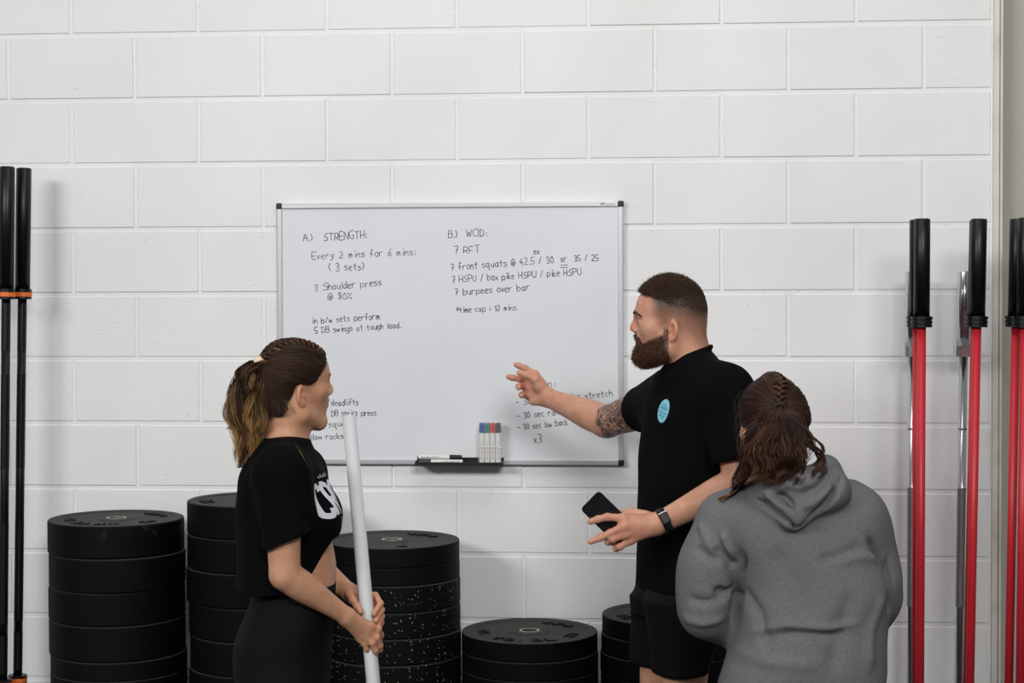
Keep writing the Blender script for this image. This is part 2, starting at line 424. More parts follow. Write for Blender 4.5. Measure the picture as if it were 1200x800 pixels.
    def mesh(s, name, h=0.003, B=40, smooth=1, box_=None):
        lo = np.min([p[1] for p in s.p if p[0] == 'u'], axis=0) if box_ is None else np.asarray(box_[0], float)
        hi = np.max([p[2] for p in s.p if p[0] == 'u'], axis=0) if box_ is None else np.asarray(box_[1], float)
        n = np.ceil((hi-lo)/h).astype(int)+2
        allV, allK, allQ = [], [], []
        S1, S2 = int(n[1]+4), int(n[2]+4)
        for bi in range(0, n[0], B):
            for bj in range(0, n[1], B):
                for bk in range(0, n[2], B):
                    i0 = np.array([bi, bj, bk])-1
                    b0 = lo+i0*h; b1 = b0+(B+1)*h
                    act = [p for p in s.p if np.all(p[1] < b1) and np.all(p[2] > b0)]
                    if not any(p[0] == 'u' for p in act): continue
                    X = (b0[0]+h*np.arange(B+2)).astype(np.float32)[:, None, None]
                    Y = (b0[1]+h*np.arange(B+2)).astype(np.float32)[None, :, None]
                    Z = (b0[2]+h*np.arange(B+2)).astype(np.float32)[None, None, :]
                    F = np.full((B+2,)*3, 0.5, np.float32)
                    for op, l_, h_, k, fn in act:
                        sl = []
                        for ax in range(3):
                            a = int(np.clip(np.floor((l_[ax]-b0[ax])/h), 0, B+2)); b = int(np.clip(np.ceil((h_[ax]-b0[ax])/h)+1, 0, B+2)); sl.append(slice(a, b))
                        sl = tuple(sl); G = F[sl]
                        if G.size == 0: continue
                        d = fn(X[sl[0]], Y[:, sl[1]], Z[:, :, sl[2]])
                        d = np.broadcast_to(d, G.shape).astype(np.float32)
                        if op == 'u':
                            if k > 0: w = np.maximum(k-np.abs(G-d), 0)/k; F[sl] = np.minimum(G, d)-w*w*k*0.25
                            else: F[sl] = np.minimum(G, d)
                        elif op == 's':
                            if k > 0: w = np.maximum(k-np.abs(G+d), 0)/k; F[sl] = np.maximum(G, -d)+w*w*k*0.25
                            else: F[sl] = np.maximum(G, -d)
                        else: F[sl] = np.maximum(G, d)
                    I = F < 0
                    if not I.any() or I.all(): continue
                    c = [I[a:a+B+1, b:b+B+1, d:d+B+1] for a in (0, 1) for b in (0, 1) for d in (0, 1)]
                    tot = sum(x.astype(np.int8) for x in c); mix = (tot > 0) & (tot < 8)
                    ci, cj, ck = np.nonzero(mix)
                    if len(ci) == 0: continue
                    acc = np.zeros((len(ci), 3), np.float32); cnt = np.zeros(len(ci), np.float32)
                    cor = [(0, 0, 0), (1, 0, 0), (0, 1, 0), (1, 1, 0), (0, 0, 1), (1, 0, 1), (0, 1, 1), (1, 1, 1)]
                    ed = [(0, 1), (2, 3), (4, 5), (6, 7), (0, 2), (1, 3), (4, 6), (5, 7), (0, 4), (1, 5), (2, 6), (3, 7)]
                    val = [F[ci+a, cj+b, ck+d] for a, b, d in cor]
                    for e0, e1 in ed:
                        v0, v1 = val[e0], val[e1]; x = (v0 < 0) != (v1 < 0)
                        t = np.where(x, v0/np.where(x, v0-v1, 1), 0)[:, None]
                        p = np.array(cor[e0], np.float32)+t*(np.array(cor[e1], np.float32)-np.array(cor[e0], np.float32))
                        acc += np.where(x[:, None], p, 0); cnt += x
                    P = acc/cnt[:, None]+np.stack([ci, cj, ck], 1)
                    gk = ((ci+i0[0]+1).astype(np.int64)*S1+(cj+i0[1]+1))*S2+(ck+i0[2]+1)
                    allV.append((b0+P*h).astype(np.float32)); allK.append(gk)
                    for ax in range(3):
                        a1, a2 = (ax+1) % 3, (ax+2) % 3
                        s0 = [slice(1, B+1)]*3; s1 = [slice(1, B+1)]*3; s1[ax] = slice(2, B+2)
                        x0 = I[tuple(s0)]; x1 = I[tuple(s1)]
                        for flip, mk in ((False, x0 & ~x1), (True, ~x0 & x1)):
                            e = np.nonzero(mk)
                            if len(e[0]) == 0: continue
                            base = [e[q].astype(np.int64)+1+i0[q]+1 for q in range(3)]
                            def key(d1, d2):
                                g = list(base); g[a1] = g[a1]+d1; g[a2] = g[a2]+d2
                                return (g[0]*S1+g[1])*S2+g[2]
                            q = np.stack([key(-1, -1), key(0, -1), key(0, 0), key(-1, 0)], 1)
                            allQ.append(q[:, ::-1] if flip else q)
        K = np.concatenate(allK); V = np.concatenate(allV); Q = np.concatenate(allQ)
        uk, first = np.unique(K, return_index=True); V = V[first]
        Qi = np.searchsorted(uk, Q); Qi = np.clip(Qi, 0, len(uk)-1)
        ok = (uk[Qi] == Q).all(1); Qi = Qi[ok]
        for _ in range(smooth): V = relax(V, Qi, 0.5)
        return V, Qi

def relax(V, Q, w):
    E = np.concatenate([Q[:, [0, 1]], Q[:, [1, 2]], Q[:, [2, 3]], Q[:, [3, 0]]])
    s = np.zeros_like(V); c = np.zeros(len(V), np.float32)
    for a, b in ((0, 1), (1, 0)):
        for ax in range(3): s[:, ax] += np.bincount(E[:, a], V[E[:, b], ax], len(V)).astype(np.float32)
        c += np.bincount(E[:, a], minlength=len(V))
    return V+(s/np.maximum(c, 1)[:, None]-V)*w

def normals(V, Q):
    n = np.cross(V[Q[:, 2]]-V[Q[:, 0]], V[Q[:, 3]]-V[Q[:, 1]])
    out = np.zeros_like(V)
    for k in range(4):
        for ax in range(3): out[:, ax] += np.bincount(Q[:, k], n[:, ax], len(V))
    return out/(np.linalg.norm(out, axis=1, keepdims=True)+1e-12)

def wob(P, scale, seed, n=7, stretch=(1, 1, 1)):
    """smooth random function, about -1..1"""
    r = np.random.RandomState(seed); o = np.zeros(len(P))
    for i in range(n):
        d = r.normal(size=3); d /= np.linalg.norm(d); d = d*np.array(stretch)*scale*r.uniform(0.6, 1.6)
        o += np.sin(P@d+r.uniform(0, 6.28))
    return o/math.sqrt(n/2.0)/1.6

def crease(V, N, pts, width, depth):
    """push a fold (negative) or ridge (positive) along a polyline"""
    pts = [np.asarray(p, float) for p in pts]; best = np.full(len(V), 9.0); tt = np.zeros(len(V)); L = 0; tot = sum(np.linalg.norm(pts[i+1]-pts[i]) for i in range(len(pts)-1))
    for a, b in zip(pts[:-1], pts[1:]):
        ab = b-a; l = np.linalg.norm(ab); t = np.clip(((V-a)@ab)/(l*l), 0, 1)
        d = np.linalg.norm(V-a-t[:, None]*ab, axis=1); m = d < best
        best[m] = d[m]; tt[m] = (L+t[m]*l)/tot; L += l
    g = np.exp(-(best/width)**2)*np.clip(np.minimum(tt, 1-tt)*5+0.15, 0, 1)
    return V+N*(depth*g)[:, None]

# ================================================================ THE ROOM
COURSE, BLOCK, ZROW = 0.225, 0.45, 0.6468          # block module; height of the bed joint seen behind the low plate stack
XT = float(W(1162.5, 400, 0)[0])                   # where the blockwork stops against the trim
def build_wall():
    bm = bmesh.new(); r = random.Random(3)
    x0, top, zb = -4.2, 4.4, ZROW-3*COURSE
    def block(xa, xb, za, zc, gx, out):
        g = 0.005; b = 0.0045; yb = 0.0
        xa += gx; xb -= gx; za += g; zc -= g
        outer = [bm.verts.new(p) for p in ((xa, 0.0055, za), (xb, 0.0055, za), (xb, 0.0055, zc), (xa, 0.0055, zc))]
        inner = [bm.verts.new(p) for p in ((xa+b, yb-out, za+b), (xb-b, yb-out, za+b), (xb-b, yb-out, zc-b), (xa+b, yb-out, zc-b))]
        bm.faces.new(inner)
        for i in range(4): bm.faces.new((outer[i], outer[(i+1) % 4], inner[(i+1) % 4], inner[i]))
    n = 0; z = zb
    while z < top:
        c = 8-round((z-ZROW)/COURSE)               # course number counted down from the top of the photo
        par = 0 if (c % 2) else 1
        a = -22 + par
        x = (a-6.8)*0.225
        while x < XT-0.02:
            xe = min(x+BLOCK, XT)
            if xe > x0: block(x+r.uniform(-.001, .001), xe, z+r.uniform(-.0007, .0007), z+COURSE, 0.0035, r.uniform(-0.0008, 0.0012))
            x += BLOCK
        z += COURSE
    # mortar bed behind the block faces, and the thickness of the wall
    for q in (((-5.6, .0035, zb-.1), (XT, .0035, zb-.1), (XT, .0035, top+.3), (-5.6, .0035, top+.3)),):
        bm.faces.new([bm.verts.new(p) for p in q])
    box(bm, ((-5.6+XT)/2, 0.11, 2.2), (XT+5.6, 0.2, 4.9))
    o = from_bm('wall_back', bm, M['wall']); tag(o, 'white painted concrete block wall behind the whiteboard', 'wall', kind='structure')
build_wall()
bm = bmesh.new()
box(bm, (XT+0.0095, 0.02, 2.2), (0.019, 0.07, 4.6), 0.002)
box(bm, (XT+0.024, 0.014, 2.2), (0.0075, 0.085, 4.6), 0.0015)
tag(from_bm('trim_1', bm, M['trim']), 'cream painted vertical strip where the block wall ends', 'trim', kind='structure')
bm = bmesh.new(); box(bm, (XT+0.028+1.4, 0.14, 2.2), (2.8, 0.2, 4.6))
tag(from_bm('wall_right', bm, M['plaster']), 'smooth grey wall set back beside the cream strip', 'wall', kind='structure')
bm = bmesh.new(); box(bm, (0.0, -4.5, -0.05), (13.0, 9.6, 0.1))
tag(from_bm('floor', bm, M['floor']), 'dark rubber gym floor', 'floor', kind='structure')

# ================================================================ WHITEBOARD
BY = -0.022                                         # face of the board
TL, TR = W(323.5, 238.5, BY), W(730.5, 236, BY)
BL, BR = W(327, 544, BY), W(730.5, 544.5, BY)
bx0, bx1 = (TL[0]+BL[0])/2, (TR[0]+BR[0])/2; bz1, bz0 = (TL[2]+TR[2])/2, (BL[2]+BR[2])/2
bw, bh = bx1-bx0, bz1-bz0; bcx, bcz = (bx0+bx1)/2, (bz0+bz1)/2
board = empty('whiteboard', (bcx, 0, bcz)); tag(board, 'large white wall board with aluminium frame covered in handwritten workouts', 'whiteboard')
bm = bmesh.new(); box(bm, (0, -0.012, 0), (bw-0.02, 0.014, bh-0.02))
from_bm('writing_surface', bm, M['board'], board)
for nm, c, s in (('frame_rail', (0, -0.0145, bh/2-.009), (bw-.03, .021, .018)), ('frame_rail', (0, -0.0145, -bh/2+.009), (bw-.03, .021, .018)),
                 ('frame_rail', (-bw/2+.009, -0.0145, 0), (.018, .021, bh-.03)), ('frame_rail', (bw/2-.009, -0.0145, 0), (.018, .021, bh-.03))):
    bm = bmesh.new(); box(bm, c, s, 0.003); from_bm(nm, bm, M['alu'], board)
for sx in (-1, 1):
    for sz in (-1, 1):
        bm = bmesh.new(); box(bm, (sx*(bw/2-.0085), -0.015, sz*(bh/2-.0085)), (.021, .026, .021), 0.005, seg=3)
        from_bm('corner_cap', bm, M['blackplastic'], board)

# single-stroke handwriting: points are digit pairs on a 0-9 grid, baseline y = 2, x-height y = 6, capitals y = 9
GL = {
 'A': '02 49 82|15 65', 'B': '02 09|09 59 68 66 46 06|46 75 73 52 02', 'D': '12 19|09 49 77 74 42 02', 'E': '69 09 02 62|05 55', 'F': '69 09 02|05 55',
 'G': '79 39 07 04 32 62 75 45', 'H': '02 09|72 79|05 75', 'I': '12 19', 'N': '02 09 72 79', 'K': '02 09|69 05 72', 'L': '09 02 62', 'C': '79 39 07 04 32 72', 'M': '02 09 45 89 82', 'O': '39 07 04 32 62 74 77 59 39', 'P': '02 09|09 59 77 65 05',
 'R': '02 09|09 59 77 65 05|35 72', 'S': '79 38 17 26 65 74 62 32 02', 'T': '09 89|49 42', 'U': '09 04 32 52 74 79', 'V': '09 42 79', 'W': '09 22 47 62 89',
 'a': '55 36 15 03 22 42 55|56 53 62', 'b': '09 02|04 26 56 64 42 12 03', 'c': '56 26 04 13 32 52', 'd': '55 26 04 12 32 54|59 52', 'e': '04 55 46 16 03 22 52', 'f': '58 39 27 22|05 45',
 'g': '55 26 04 22 53|56 51 30 00', 'h': '09 02|04 26 46 54 52', 'i': '26 22|28 29', 'k': '09 02|56 04 52', 'l': '19 12', 'm': '02 06|04 16 26 32|34 46 56 62', 'n': '02 06|04 26 46 52',
 'o': '26 04 22 42 54 46 26', 'p': '06 00|05 26 56 63 42 03', 'q': '55 26 04 22 53|56 50 70', 'r': '06 02|04 26 56', 's': '56 26 05 44 53 32 02', 't': '28 23 42|06 56', 'u': '06 03 22 42 55|56 52',
 'v': '06 22 46', 'w': '06 12 35 52 66', 'x': '06 52|56 02', 'y': '06 23|56 20 00', '0': '39 06 13 32 53 56 39', '1': '17 29 22', '2': '08 39 57 45 02 62', '3': '08 39 57 36 25 54 42 12 02',
 '4': '49 05 65|46 42', '5': '59 09 05 45 54 42 02', '6': '49 15 03 32 54 35 04', '7': '09 59 22|15 56', '8': '39 17 54 32 13 57 39', ':': '25 26|22 23', '.': '12 22', ')': '09 26 25 02', '(': '39 16 15 32', '@': '55 36 24 43 56 53 74 76 49 17 04 22 52',
 '%': '02 79|09 18 27 18 09|63 72 62 53 63', '/': '02 59', '-': '05 55', '=': '06 46|04 44', '*': '08 45|45 05 48|27 24', '_': '00 90', ',': '22 10',
}
def catmull(P, m=5):
    P = np.asarray(P, float)
    if len(P) < 3: return P
    Q = np.vstack([2*P[0]-P[1], P, 2*P[-1]-P[-2]]); out = []
    for i in range(1, len(Q)-2):
        for t in np.linspace(0, 1, m, endpoint=False):
            a, b, c, d = Q[i-1], Q[i], Q[i+1], Q[i+2]
            out.append(0.5*((2*b)+(c-a)*t+(2*a-5*b+4*c-d)*t*t+(3*b-a-3*c+d)*t**3))
    out.append(P[-1]); return np.array(out)
hr = random.Random(5)
def text_strokes(s, x0, x1, h):
    """strokes of a line of handwriting from x0 to x1 with capital height h"""
    adv = 0; items = []
    for ch in s:
        if ch == ' ': adv += 0.62; continue
        g = GL[ch]; pts = [[(int(p[0]), int(p[1])) for p in st.split()] for st in g.split('|')]
        w = max(p[0] for st in pts for p in st)/9.0*0.85
        items.append((adv, pts)); adv += w+0.22
    k = (x1-x0)/max(adv-0.22, .1); out = []
    for a, pts in items:
        jy = hr.uniform(-.06, .06)*h; js = hr.uniform(.9, 1.08); jr = hr.uniform(-.06, .1)
        for st in pts:
            P = [(x0+k*(a+p[0]/9*0.85*js)+jr*h*(p[1]-2)/7*.5+hr.uniform(-.02, .02)*h, jy+(p[1]-2)/7*h*js+hr.uniform(-.02, .02)*h) for p in st]
            out.append(P)
    return out
def ribbon(bm, P, y, w):
    P = catmull(P); n = len(P); T = np.gradient(P, axis=0); T /= np.linalg.norm(T, axis=1, keepdims=True)+1e-9
    Nn = np.stack([-T[:, 1], T[:, 0]], 1)
    P[0] -= T[0]*w*.7; P[-1] += T[-1]*w*.7
    a = [bm.verts.new((p[0]+q[0]*w, y, p[1]+q[1]*w)) for p, q in zip(P, Nn)]
    b = [bm.verts.new((p[0]-q[0]*w, y, p[1]-q[1]*w)) for p, q in zip(P, Nn)]
    for i in range(n-1): bm.faces.new((a[i], b[i], b[i+1], a[i+1]))
def writing(name, lines, w=0.00118):
    for s, u0, v0, u1, v1, hp in lines:
        bm = bmesh.new(); k = 0
        p0, p1 = W(u0, v0, BY), W(u1, v1, BY); h = hp/343.0
        d = (p1-p0)[[0, 2]]; L = np.linalg.norm(d); d /= L; e = np.array([-d[1], d[0]])*1.0
        for st in text_strokes(s, 0, L, h):
            ribbon(bm, [(p0[0]-bcx+q[0]*d[0]+q[1]*e[0], p0[2]-bcz+q[0]*d[1]+q[1]*e[1]) for q in st], -0.0192-0.00002*(k % 7), w*hr.uniform(.85, 1.1)); k += 1
        from_bm(name, bm, M['ink'], board)
writing('handwriting', [('A.)', 355, 282.7, 366, 281.8, 8), ('STRENGTH:', 379.5, 282, 429.5, 278.5, 8.8), ('Every 2 mins for 6 mins:', 365.7, 303.2, 486.8, 298.6, 7.8), ('( 3 sets)', 384.8, 317, 426.3, 316, 8.5),
    ('3 Shoulder press', 369, 341, 447, 334.2, 8.3), ('@ 80%', 384, 351.3, 412.5, 350, 7.5)])
writing('handwriting', [('in b/w sets perform', 366, 379, 444.3, 373.6, 7), ('5 DB swings at tough load.', 369, 390.6, 470, 383.6, 7)])
writing('handwriting', [('B.)', 525.3, 278.5, 535.5, 278, 8), ('WOD:', 546.6, 277, 570.6, 276.5, 8.5), ('7 RFT', 533, 297, 562, 295.5, 8), ('ex', 626, 298, 632, 297.5, 6.5),
    ('7 front squats @ 42.5 / 30', 528.7, 316.5, 648.5, 307.5, 8), ('or', 657.5, 306.8, 664, 306.2, 8), ('_', 657, 309.6, 664.6, 309, 6), ('_', 657, 311.6, 664.6, 311, 6), ('35 / 25', 673, 306, 701.3, 305, 6.8),
    ('7 HSPU / box pike HSPU / pike HSPU', 530.2, 331, 681, 321.4, 7.6), ('7 burpees over bar', 533.4, 346, 620.5, 339.4, 7.6), ('*time cap = 12 mins.', 535, 366.2, 606.7, 362.8, 6.4)])
writing('handwriting', [('deadlifts', 388.2, 474.8, 419.8, 474.4, 7.2), ('DB strict press', 388, 487.6, 440.5, 486.4, 6.4), ('squats', 385.4, 500.4, 414, 498, 7), ('hollow rocks', 356, 516, 402.4, 513.4, 6.2)])
writing('handwriting', [('in:', 638.5, 453.6, 650, 453, 7), ('- 30 sec shoulder stretch', 605, 474.6, 717.5, 463.8, 7.6), ('- 30 sec ron', 606, 490.6, 654, 486, 7), ('- 30 sec low back', 607, 504, 665.6, 497.6, 7), ('x3', 625.6, 518.4, 635, 517.6, 9.5)])
# maker's mark printed on the top rail
bm = bmesh.new()
p = W(703.5, 240.4, BY)
def rl(bm, pts, w, y=-0.0253): ribbon(bm, [(q[0], q[1]) for q in pts], y, w)
mx_, mz_ = p[0]-bcx, p[2]-bcz
rl(bm, [(mx_, mz_+.009), (mx_+.004, mz_), (mx_+.008, mz_+.009)], .0011)
from_bm('maker_mark', bm, M['red_ink'], board)
bm = bmesh.new()
rl(bm, [(mx_+.009, mz_), (mx_+.009, mz_+.009), (mx_+.014, mz_+.008), (mx_+.014, mz_+.005), (mx_+.009, mz_+.004)], .0009)
for i in range(7): rl(bm, [(mx_+.019+i*.0047, mz_+.001), (mx_+.019+i*.0047, mz_+.0045), (mx_+.022+i*.0047, mz_+.0045 if i % 2 else mz_+.001)], .0006)
from_bm('maker_lettering', bm, M['grey_ink'], board)

# pen tray, pens
t0, t1 = W(488, 544, -0.05), W(590, 544, -0.05)
tw = t1[0]-t0[0]; tcx = (t0[0]+t1[0])/2; tz = float(W(540, 545.5, -0.085)[2])
tray = empty('pen_tray', (tcx, -0.0255, tz)); tag(tray, 'black pen tray clipped to the bottom rail of the whiteboard', 'tray')
bm = bmesh.new(); box(bm, (0, -0.034, 0.002), (tw, 0.066, 0.004), 0.001); from_bm('shelf', bm, M['blackplastic'], tray)
bm = bmesh.new(); box(bm, (0, -0.0665, 0.006), (tw, 0.003, 0.012), 0.001); from_bm('front_lip', bm, M['blackplastic'], tray)
bm = bmesh.new(); box(bm, (0, -0.0015, 0.0115), (tw, 0.003, 0.023), 0.001); from_bm('back_plate', bm, M['blackplastic'], tray)
for s in (-1, 1):
    bm = bmesh.new(); box(bm, (s*(tw/2-.0015), -0.034, 0.007), (.003, 0.066, 0.014), 0.001); from_bm('end_cheek', bm, M['blackplastic'], tray)

def make_marker(name, label, cap, group, L=0.135, R=0.0072, caplen=0.042):
    t = empty(name, (0, 0, 0)); tag(t, label, 'marker pen', group)
    bm = bmesh.new(); lathe(bm, [(0, 0), (R*.8, 0), (R, .002), (R, L-caplen+.002), (0, L-caplen+.002)], 20, close=False); from_bm('barrel', bm, M['marker_white'], t, smooth=False)
    bm = bmesh.new(); lathe(bm, [(0, L-caplen), (R*1.1, L-caplen), (R*1.14, L-caplen+.003), (R*1.02, L-.004), (R*.9, L), (0, L)], 20, close=False)
    box(bm, (0, -R*1.25, L-caplen*.55), (.003, .0025, caplen*.8), .0006); from_bm('cap', bm, cap, t)
    bm = bmesh.new(); lathe(bm, [(0, -.003), (R*.55, -.003), (R*.75, .001), (0, .001)], 16, close=False); from_bm('end_plug', bm, cap, t)
    bm = bmesh.new()
    for i in range(9): box(bm, (0, -R*.985, .015+i*.0068), (.0022 if i % 3 else .0045, .0006, .0042))
    from_bm('printed_label', bm, M['grey_ink'] if cap is not M['red'] else M['red_ink'], t)
    return t
ty = -0.0255
for lab, cap, u, v, dy, ln in (('uncapped-looking black marker with dark grip lying on top at the left of the pen tray', M['blackplastic'], 489, 538.6, -.05, .150), ('white marker with black cap lying lowest along the pen tray front', M['dark'], 491, 542.5, -.028, .150)):
    mk = make_marker('marker_pen', lab, cap, 'markers lying on the pen tray', L=ln)
    a = W(u, v, ty+dy); mk.location = (a[0]+.002, ty+dy, tz+.0125 if v > 540 else tz+.0235); mk.rotation_euler = (0, math.pi/2, 0)
objs_m = [o for o in C.objects if o.name.startswith('marker_pen')]
objs_m[0]['label'] = 'marker lying uppermost on the pen tray, black cap to the right'
objs_m[1]['label'] = 'marker lying underneath the other on the pen tray, dark cap to the left'
objs_m[1].location[0] += .150; objs_m[1].rotation_euler = (0, -math.pi/2, 0)
objs_m[0].location[1] = ty-.040; objs_m[1].location[1] = ty-.046; objs_m[0].location[2] = tz+.0272
w0, w1 = W(561.5, 544, ty-.04), W(587, 544, ty-.04); ww = w1[0]-w0[0]; wcx = (w0[0]+w1[0])/2
wal = empty('marker_wallet', (wcx, ty-.036, tz+.0042)); tag(wal, 'clear plastic wallet holding four upright markers on the pen tray', 'pen case')
bm = bmesh.new(); H = 0.14
for c, s in (((0, -.0115, H/2), (ww+.004, .0008, H)), ((0, .0115, H/2), (ww+.004, .0008, H+.012)), ((-ww/2-.002, 0, H/2), (.0008, .023, H)), ((ww/2+.002, 0, H/2), (.0008, .023, H)), ((0, 0, .0004), (ww+.004, .023, .0008))): box(bm, c, s)
from_bm('wallet_sleeve', bm, M['clear'], wal)
bm = bmesh.new(); box(bm, (0, -.0122, H*.42), (ww+.004, .0006, .004)); from_bm('weld_seam', bm, M['marker_white'], wal)
for i, (cp, nm) in enumerate((('blue', 'blue'), ('green', 'green'), ('red', 'red'), ('dark', 'dark grey'))):
    mk = make_marker('marker_pen', 'upright white marker with %s cap inside the clear wallet' % nm, M[cp], 'markers standing in the clear wallet', L=.136, R=.0087, caplen=.034)
    mk.location = (wcx-ww/2+ww*(i+.5)/4*1.0, ty-.036, tz+.0085)

# ================================================================ BUMPER PLATES
def text_arc(bm, s, r, a0, da, h, z, wd=.0045):
    """raised letters around the face of a plate; a0 is the angle of the first letter"""
    for i, ch in enumerate(s):
        if ch == ' ': continue
        a = a0+da*i; cs, sn = math.cos(a), math.sin(a)
        for st in GL[ch].split('|'):
            P = [((int(p[0])-3.5)/7*h*.8, (int(p[1])-5.5)/7*h) for p in st.split()]
            pts = []
            for x, y in P:                                  # x along the tangent, y outward
                tx, ty_ = -sn, cs
                pts.append(((r-y)*cs+x*tx, (r-y)*sn+x*ty_))
            for p, q in zip(pts[:-1], pts[1:]):
                d = np.array(q)-np.array(p); L = np.linalg.norm(d)
                if L < 1e-5: continue
                box(bm, ((p[0]+q[0])/2, (p[1]+q[1])/2, z), (L+wd, wd, .005), rot=None)
                vs = bm.verts[-8:] if False else None
                bm.verts.ensure_lookup_table(); vv = [bm.verts[k] for k in range(len(bm.verts)-8, len(bm.verts))]
                c0 = ((p[0]+q[0])/2, (p[1]+q[1])/2, z)
                bmesh.ops.rotate(bm, cent=c0, matrix=Matrix.Rotation(math.atan2(d[1], d[0]), 3, 'Z'), verts=vv)
_plate_mesh = {}
def plate_parts(th, R, style):
    key = (round(th, 4), R, style)
    if key in _plate_mesh: return _plate_mesh[key]
    b = .006 if style != 'thin' else .004; rec = .005
    def half(sg):
        z = th/2
        return [(.034, sg*(z-.001)), (.052, sg*(z-.001)), (.058, sg*(z-.002)), (.064, sg*(z-rec-.001)), (R-.034, sg*(z-rec)), (R-.028, sg*(z-.0005)), (R-b, sg*z), (R-b*.3, sg*(z-b*.3)), (R, sg*(z-b))]
    bm = bmesh.new(); prof = half(1)+half(-1)[::-1]; lathe(bm, prof, 72)
    me = bpy.data.meshes.new('disc'); bm.normal_update(); bmesh.ops.recalc_face_normals(bm, faces=bm.faces); bm.to_mesh(me); bm.free()
    bm = bmesh.new(); z = th/2+.0002
    lathe(bm, [(.0258, -z), (.034, -z), (.034, z), (.0258, z)], 40)
    bmesh.ops.recalc_face_normals(bm, faces=bm.faces)
    hb = bpy.data.meshes.new('hub_ring'); bm.normal_update(); bm.to_mesh(hb); bm.free()
    for m_ in (me, hb):
        for p in m_.polygons: p.use_smooth = False
    _plate_mesh[key] = (me, hb); return me, hb
def letters_mesh(th, word):
    bm = bmesh.new(); s, a0, da, h, r = word; text_arc(bm, s, r, a0, da, h, th/2-.005+.0022)
    me = bpy.data.meshes.new('raised_lettering'); bm.to_mesh(me); bm.free(); return me
_mat_of = {'plain': 'rubber', 'scuffed': 'rubber_scuffed', 'speckle': 'speckle', 'thin': 'rubber_smooth'}
def plate(x, y, z, th, style, label, group, R=.2222, words=None, spin=0.0):
    me, hb = plate_parts(th, R, style)
    t = empty('bumper_plate', (x, y, z+th/2), spin); tag(t, label, 'weight plate', group)
    d = bpy.data.objects.new('disc', me); C.objects.link(d); d.parent = t
    if not me.materials:
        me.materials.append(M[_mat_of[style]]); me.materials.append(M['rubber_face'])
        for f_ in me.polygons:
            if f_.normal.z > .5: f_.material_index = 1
    h = bpy.data.objects.new('hub_ring', hb); C.objects.link(h); h.parent = t
    if not hb.materials: hb.materials.append(M['steel'])
    for w_ in (words or []): link('raised_lettering', letters_mesh(th, w_), M['letter_rubber'], t)
    return t
W1 = [('DIRT', -2.15, .27, .034, .155), ('KG', -2.95, .2, .03, .15), ('20', -.62, .2, .03, .15), ('ruhk', .55, .2, .034, .15)]
W2 = [('VOIRL', -2.25, .3, .034, .155), ('KG', -3.1, .22, .03, .15), ('20', -.5, .22, .03, .15), ('ruhk', .7, .2, .036, .15)]
W3 = [('VG', -2.9, .25, .036, .16), ('OI', -.35, .2, .036, .165)]
TOPS = []
def stack(name, ucen, vtop, y, seq, words, where, group, seed):
    """seq from the top down: (thickness, style, horizontal offset); what is left above the floor is filled with the last kind"""
    p = W(ucen, vtop, y); zt = float(p[2]); r = random.Random(seed)
    items = list(seq); tot = sum(s[0] for s in items)
    rest = zt-tot; th, st = items[-1][0], items[-1][1]
    n = max(1, round(rest/th)); adj = rest/n
    items += [(adj, st, r.uniform(-.001, .001)) for _ in range(n)] if rest > .02 else []
    z = zt; N = len(items)
    ordn = ['topmost', 'second', 'third', 'fourth', 'fifth', 'sixth', 'seventh', 'eighth', 'ninth', 'tenth', 'eleventh', 'twelfth', 'thirteenth', 'fourteenth', 'fifteenth', 'sixteenth']
    for i, (t, s, off) in enumerate(items):
        z -= t
        kind = {'plain': 'thick black', 'scuffed': 'scuffed black', 'speckle': 'black speckled', 'thin': 'slim black'}[s]
        lab = ('%s bumper plate with raised lettering, topmost of the %s' if i == 0 else '%s bumper plate, ' + ordn[i] + ' from the top of the %s') % (kind, where)
        plate(p[0]+off, y+r.uniform(-.003, .003), max(z, 0.0), t-.0008, s, lab, group, words=words if i == 0 else None, spin=0.0 if i == 0 else r.uniform(0, 6))
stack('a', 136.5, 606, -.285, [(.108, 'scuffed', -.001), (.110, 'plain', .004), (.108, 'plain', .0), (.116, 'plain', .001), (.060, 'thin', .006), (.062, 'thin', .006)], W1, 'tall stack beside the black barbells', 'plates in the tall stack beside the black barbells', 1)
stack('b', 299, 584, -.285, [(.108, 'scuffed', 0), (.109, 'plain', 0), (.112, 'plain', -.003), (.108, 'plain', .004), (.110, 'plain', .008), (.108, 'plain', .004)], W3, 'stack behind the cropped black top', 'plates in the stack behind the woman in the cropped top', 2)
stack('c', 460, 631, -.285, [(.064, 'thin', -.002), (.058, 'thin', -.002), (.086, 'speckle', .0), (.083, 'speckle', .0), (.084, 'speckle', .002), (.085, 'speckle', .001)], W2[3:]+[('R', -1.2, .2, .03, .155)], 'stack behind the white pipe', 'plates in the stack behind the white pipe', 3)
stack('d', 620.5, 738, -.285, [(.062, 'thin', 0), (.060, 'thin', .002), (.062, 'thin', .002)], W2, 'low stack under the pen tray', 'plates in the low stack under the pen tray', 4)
stack('e', 784, 718, -.285, [(.060, 'thin', .005), (.060, 'thin', .002), (.068, 'thin', -.001), (.062, 'thin', .001)], W3, 'stack behind the man in shorts', 'plates in the stack behind the man in shorts', 5)

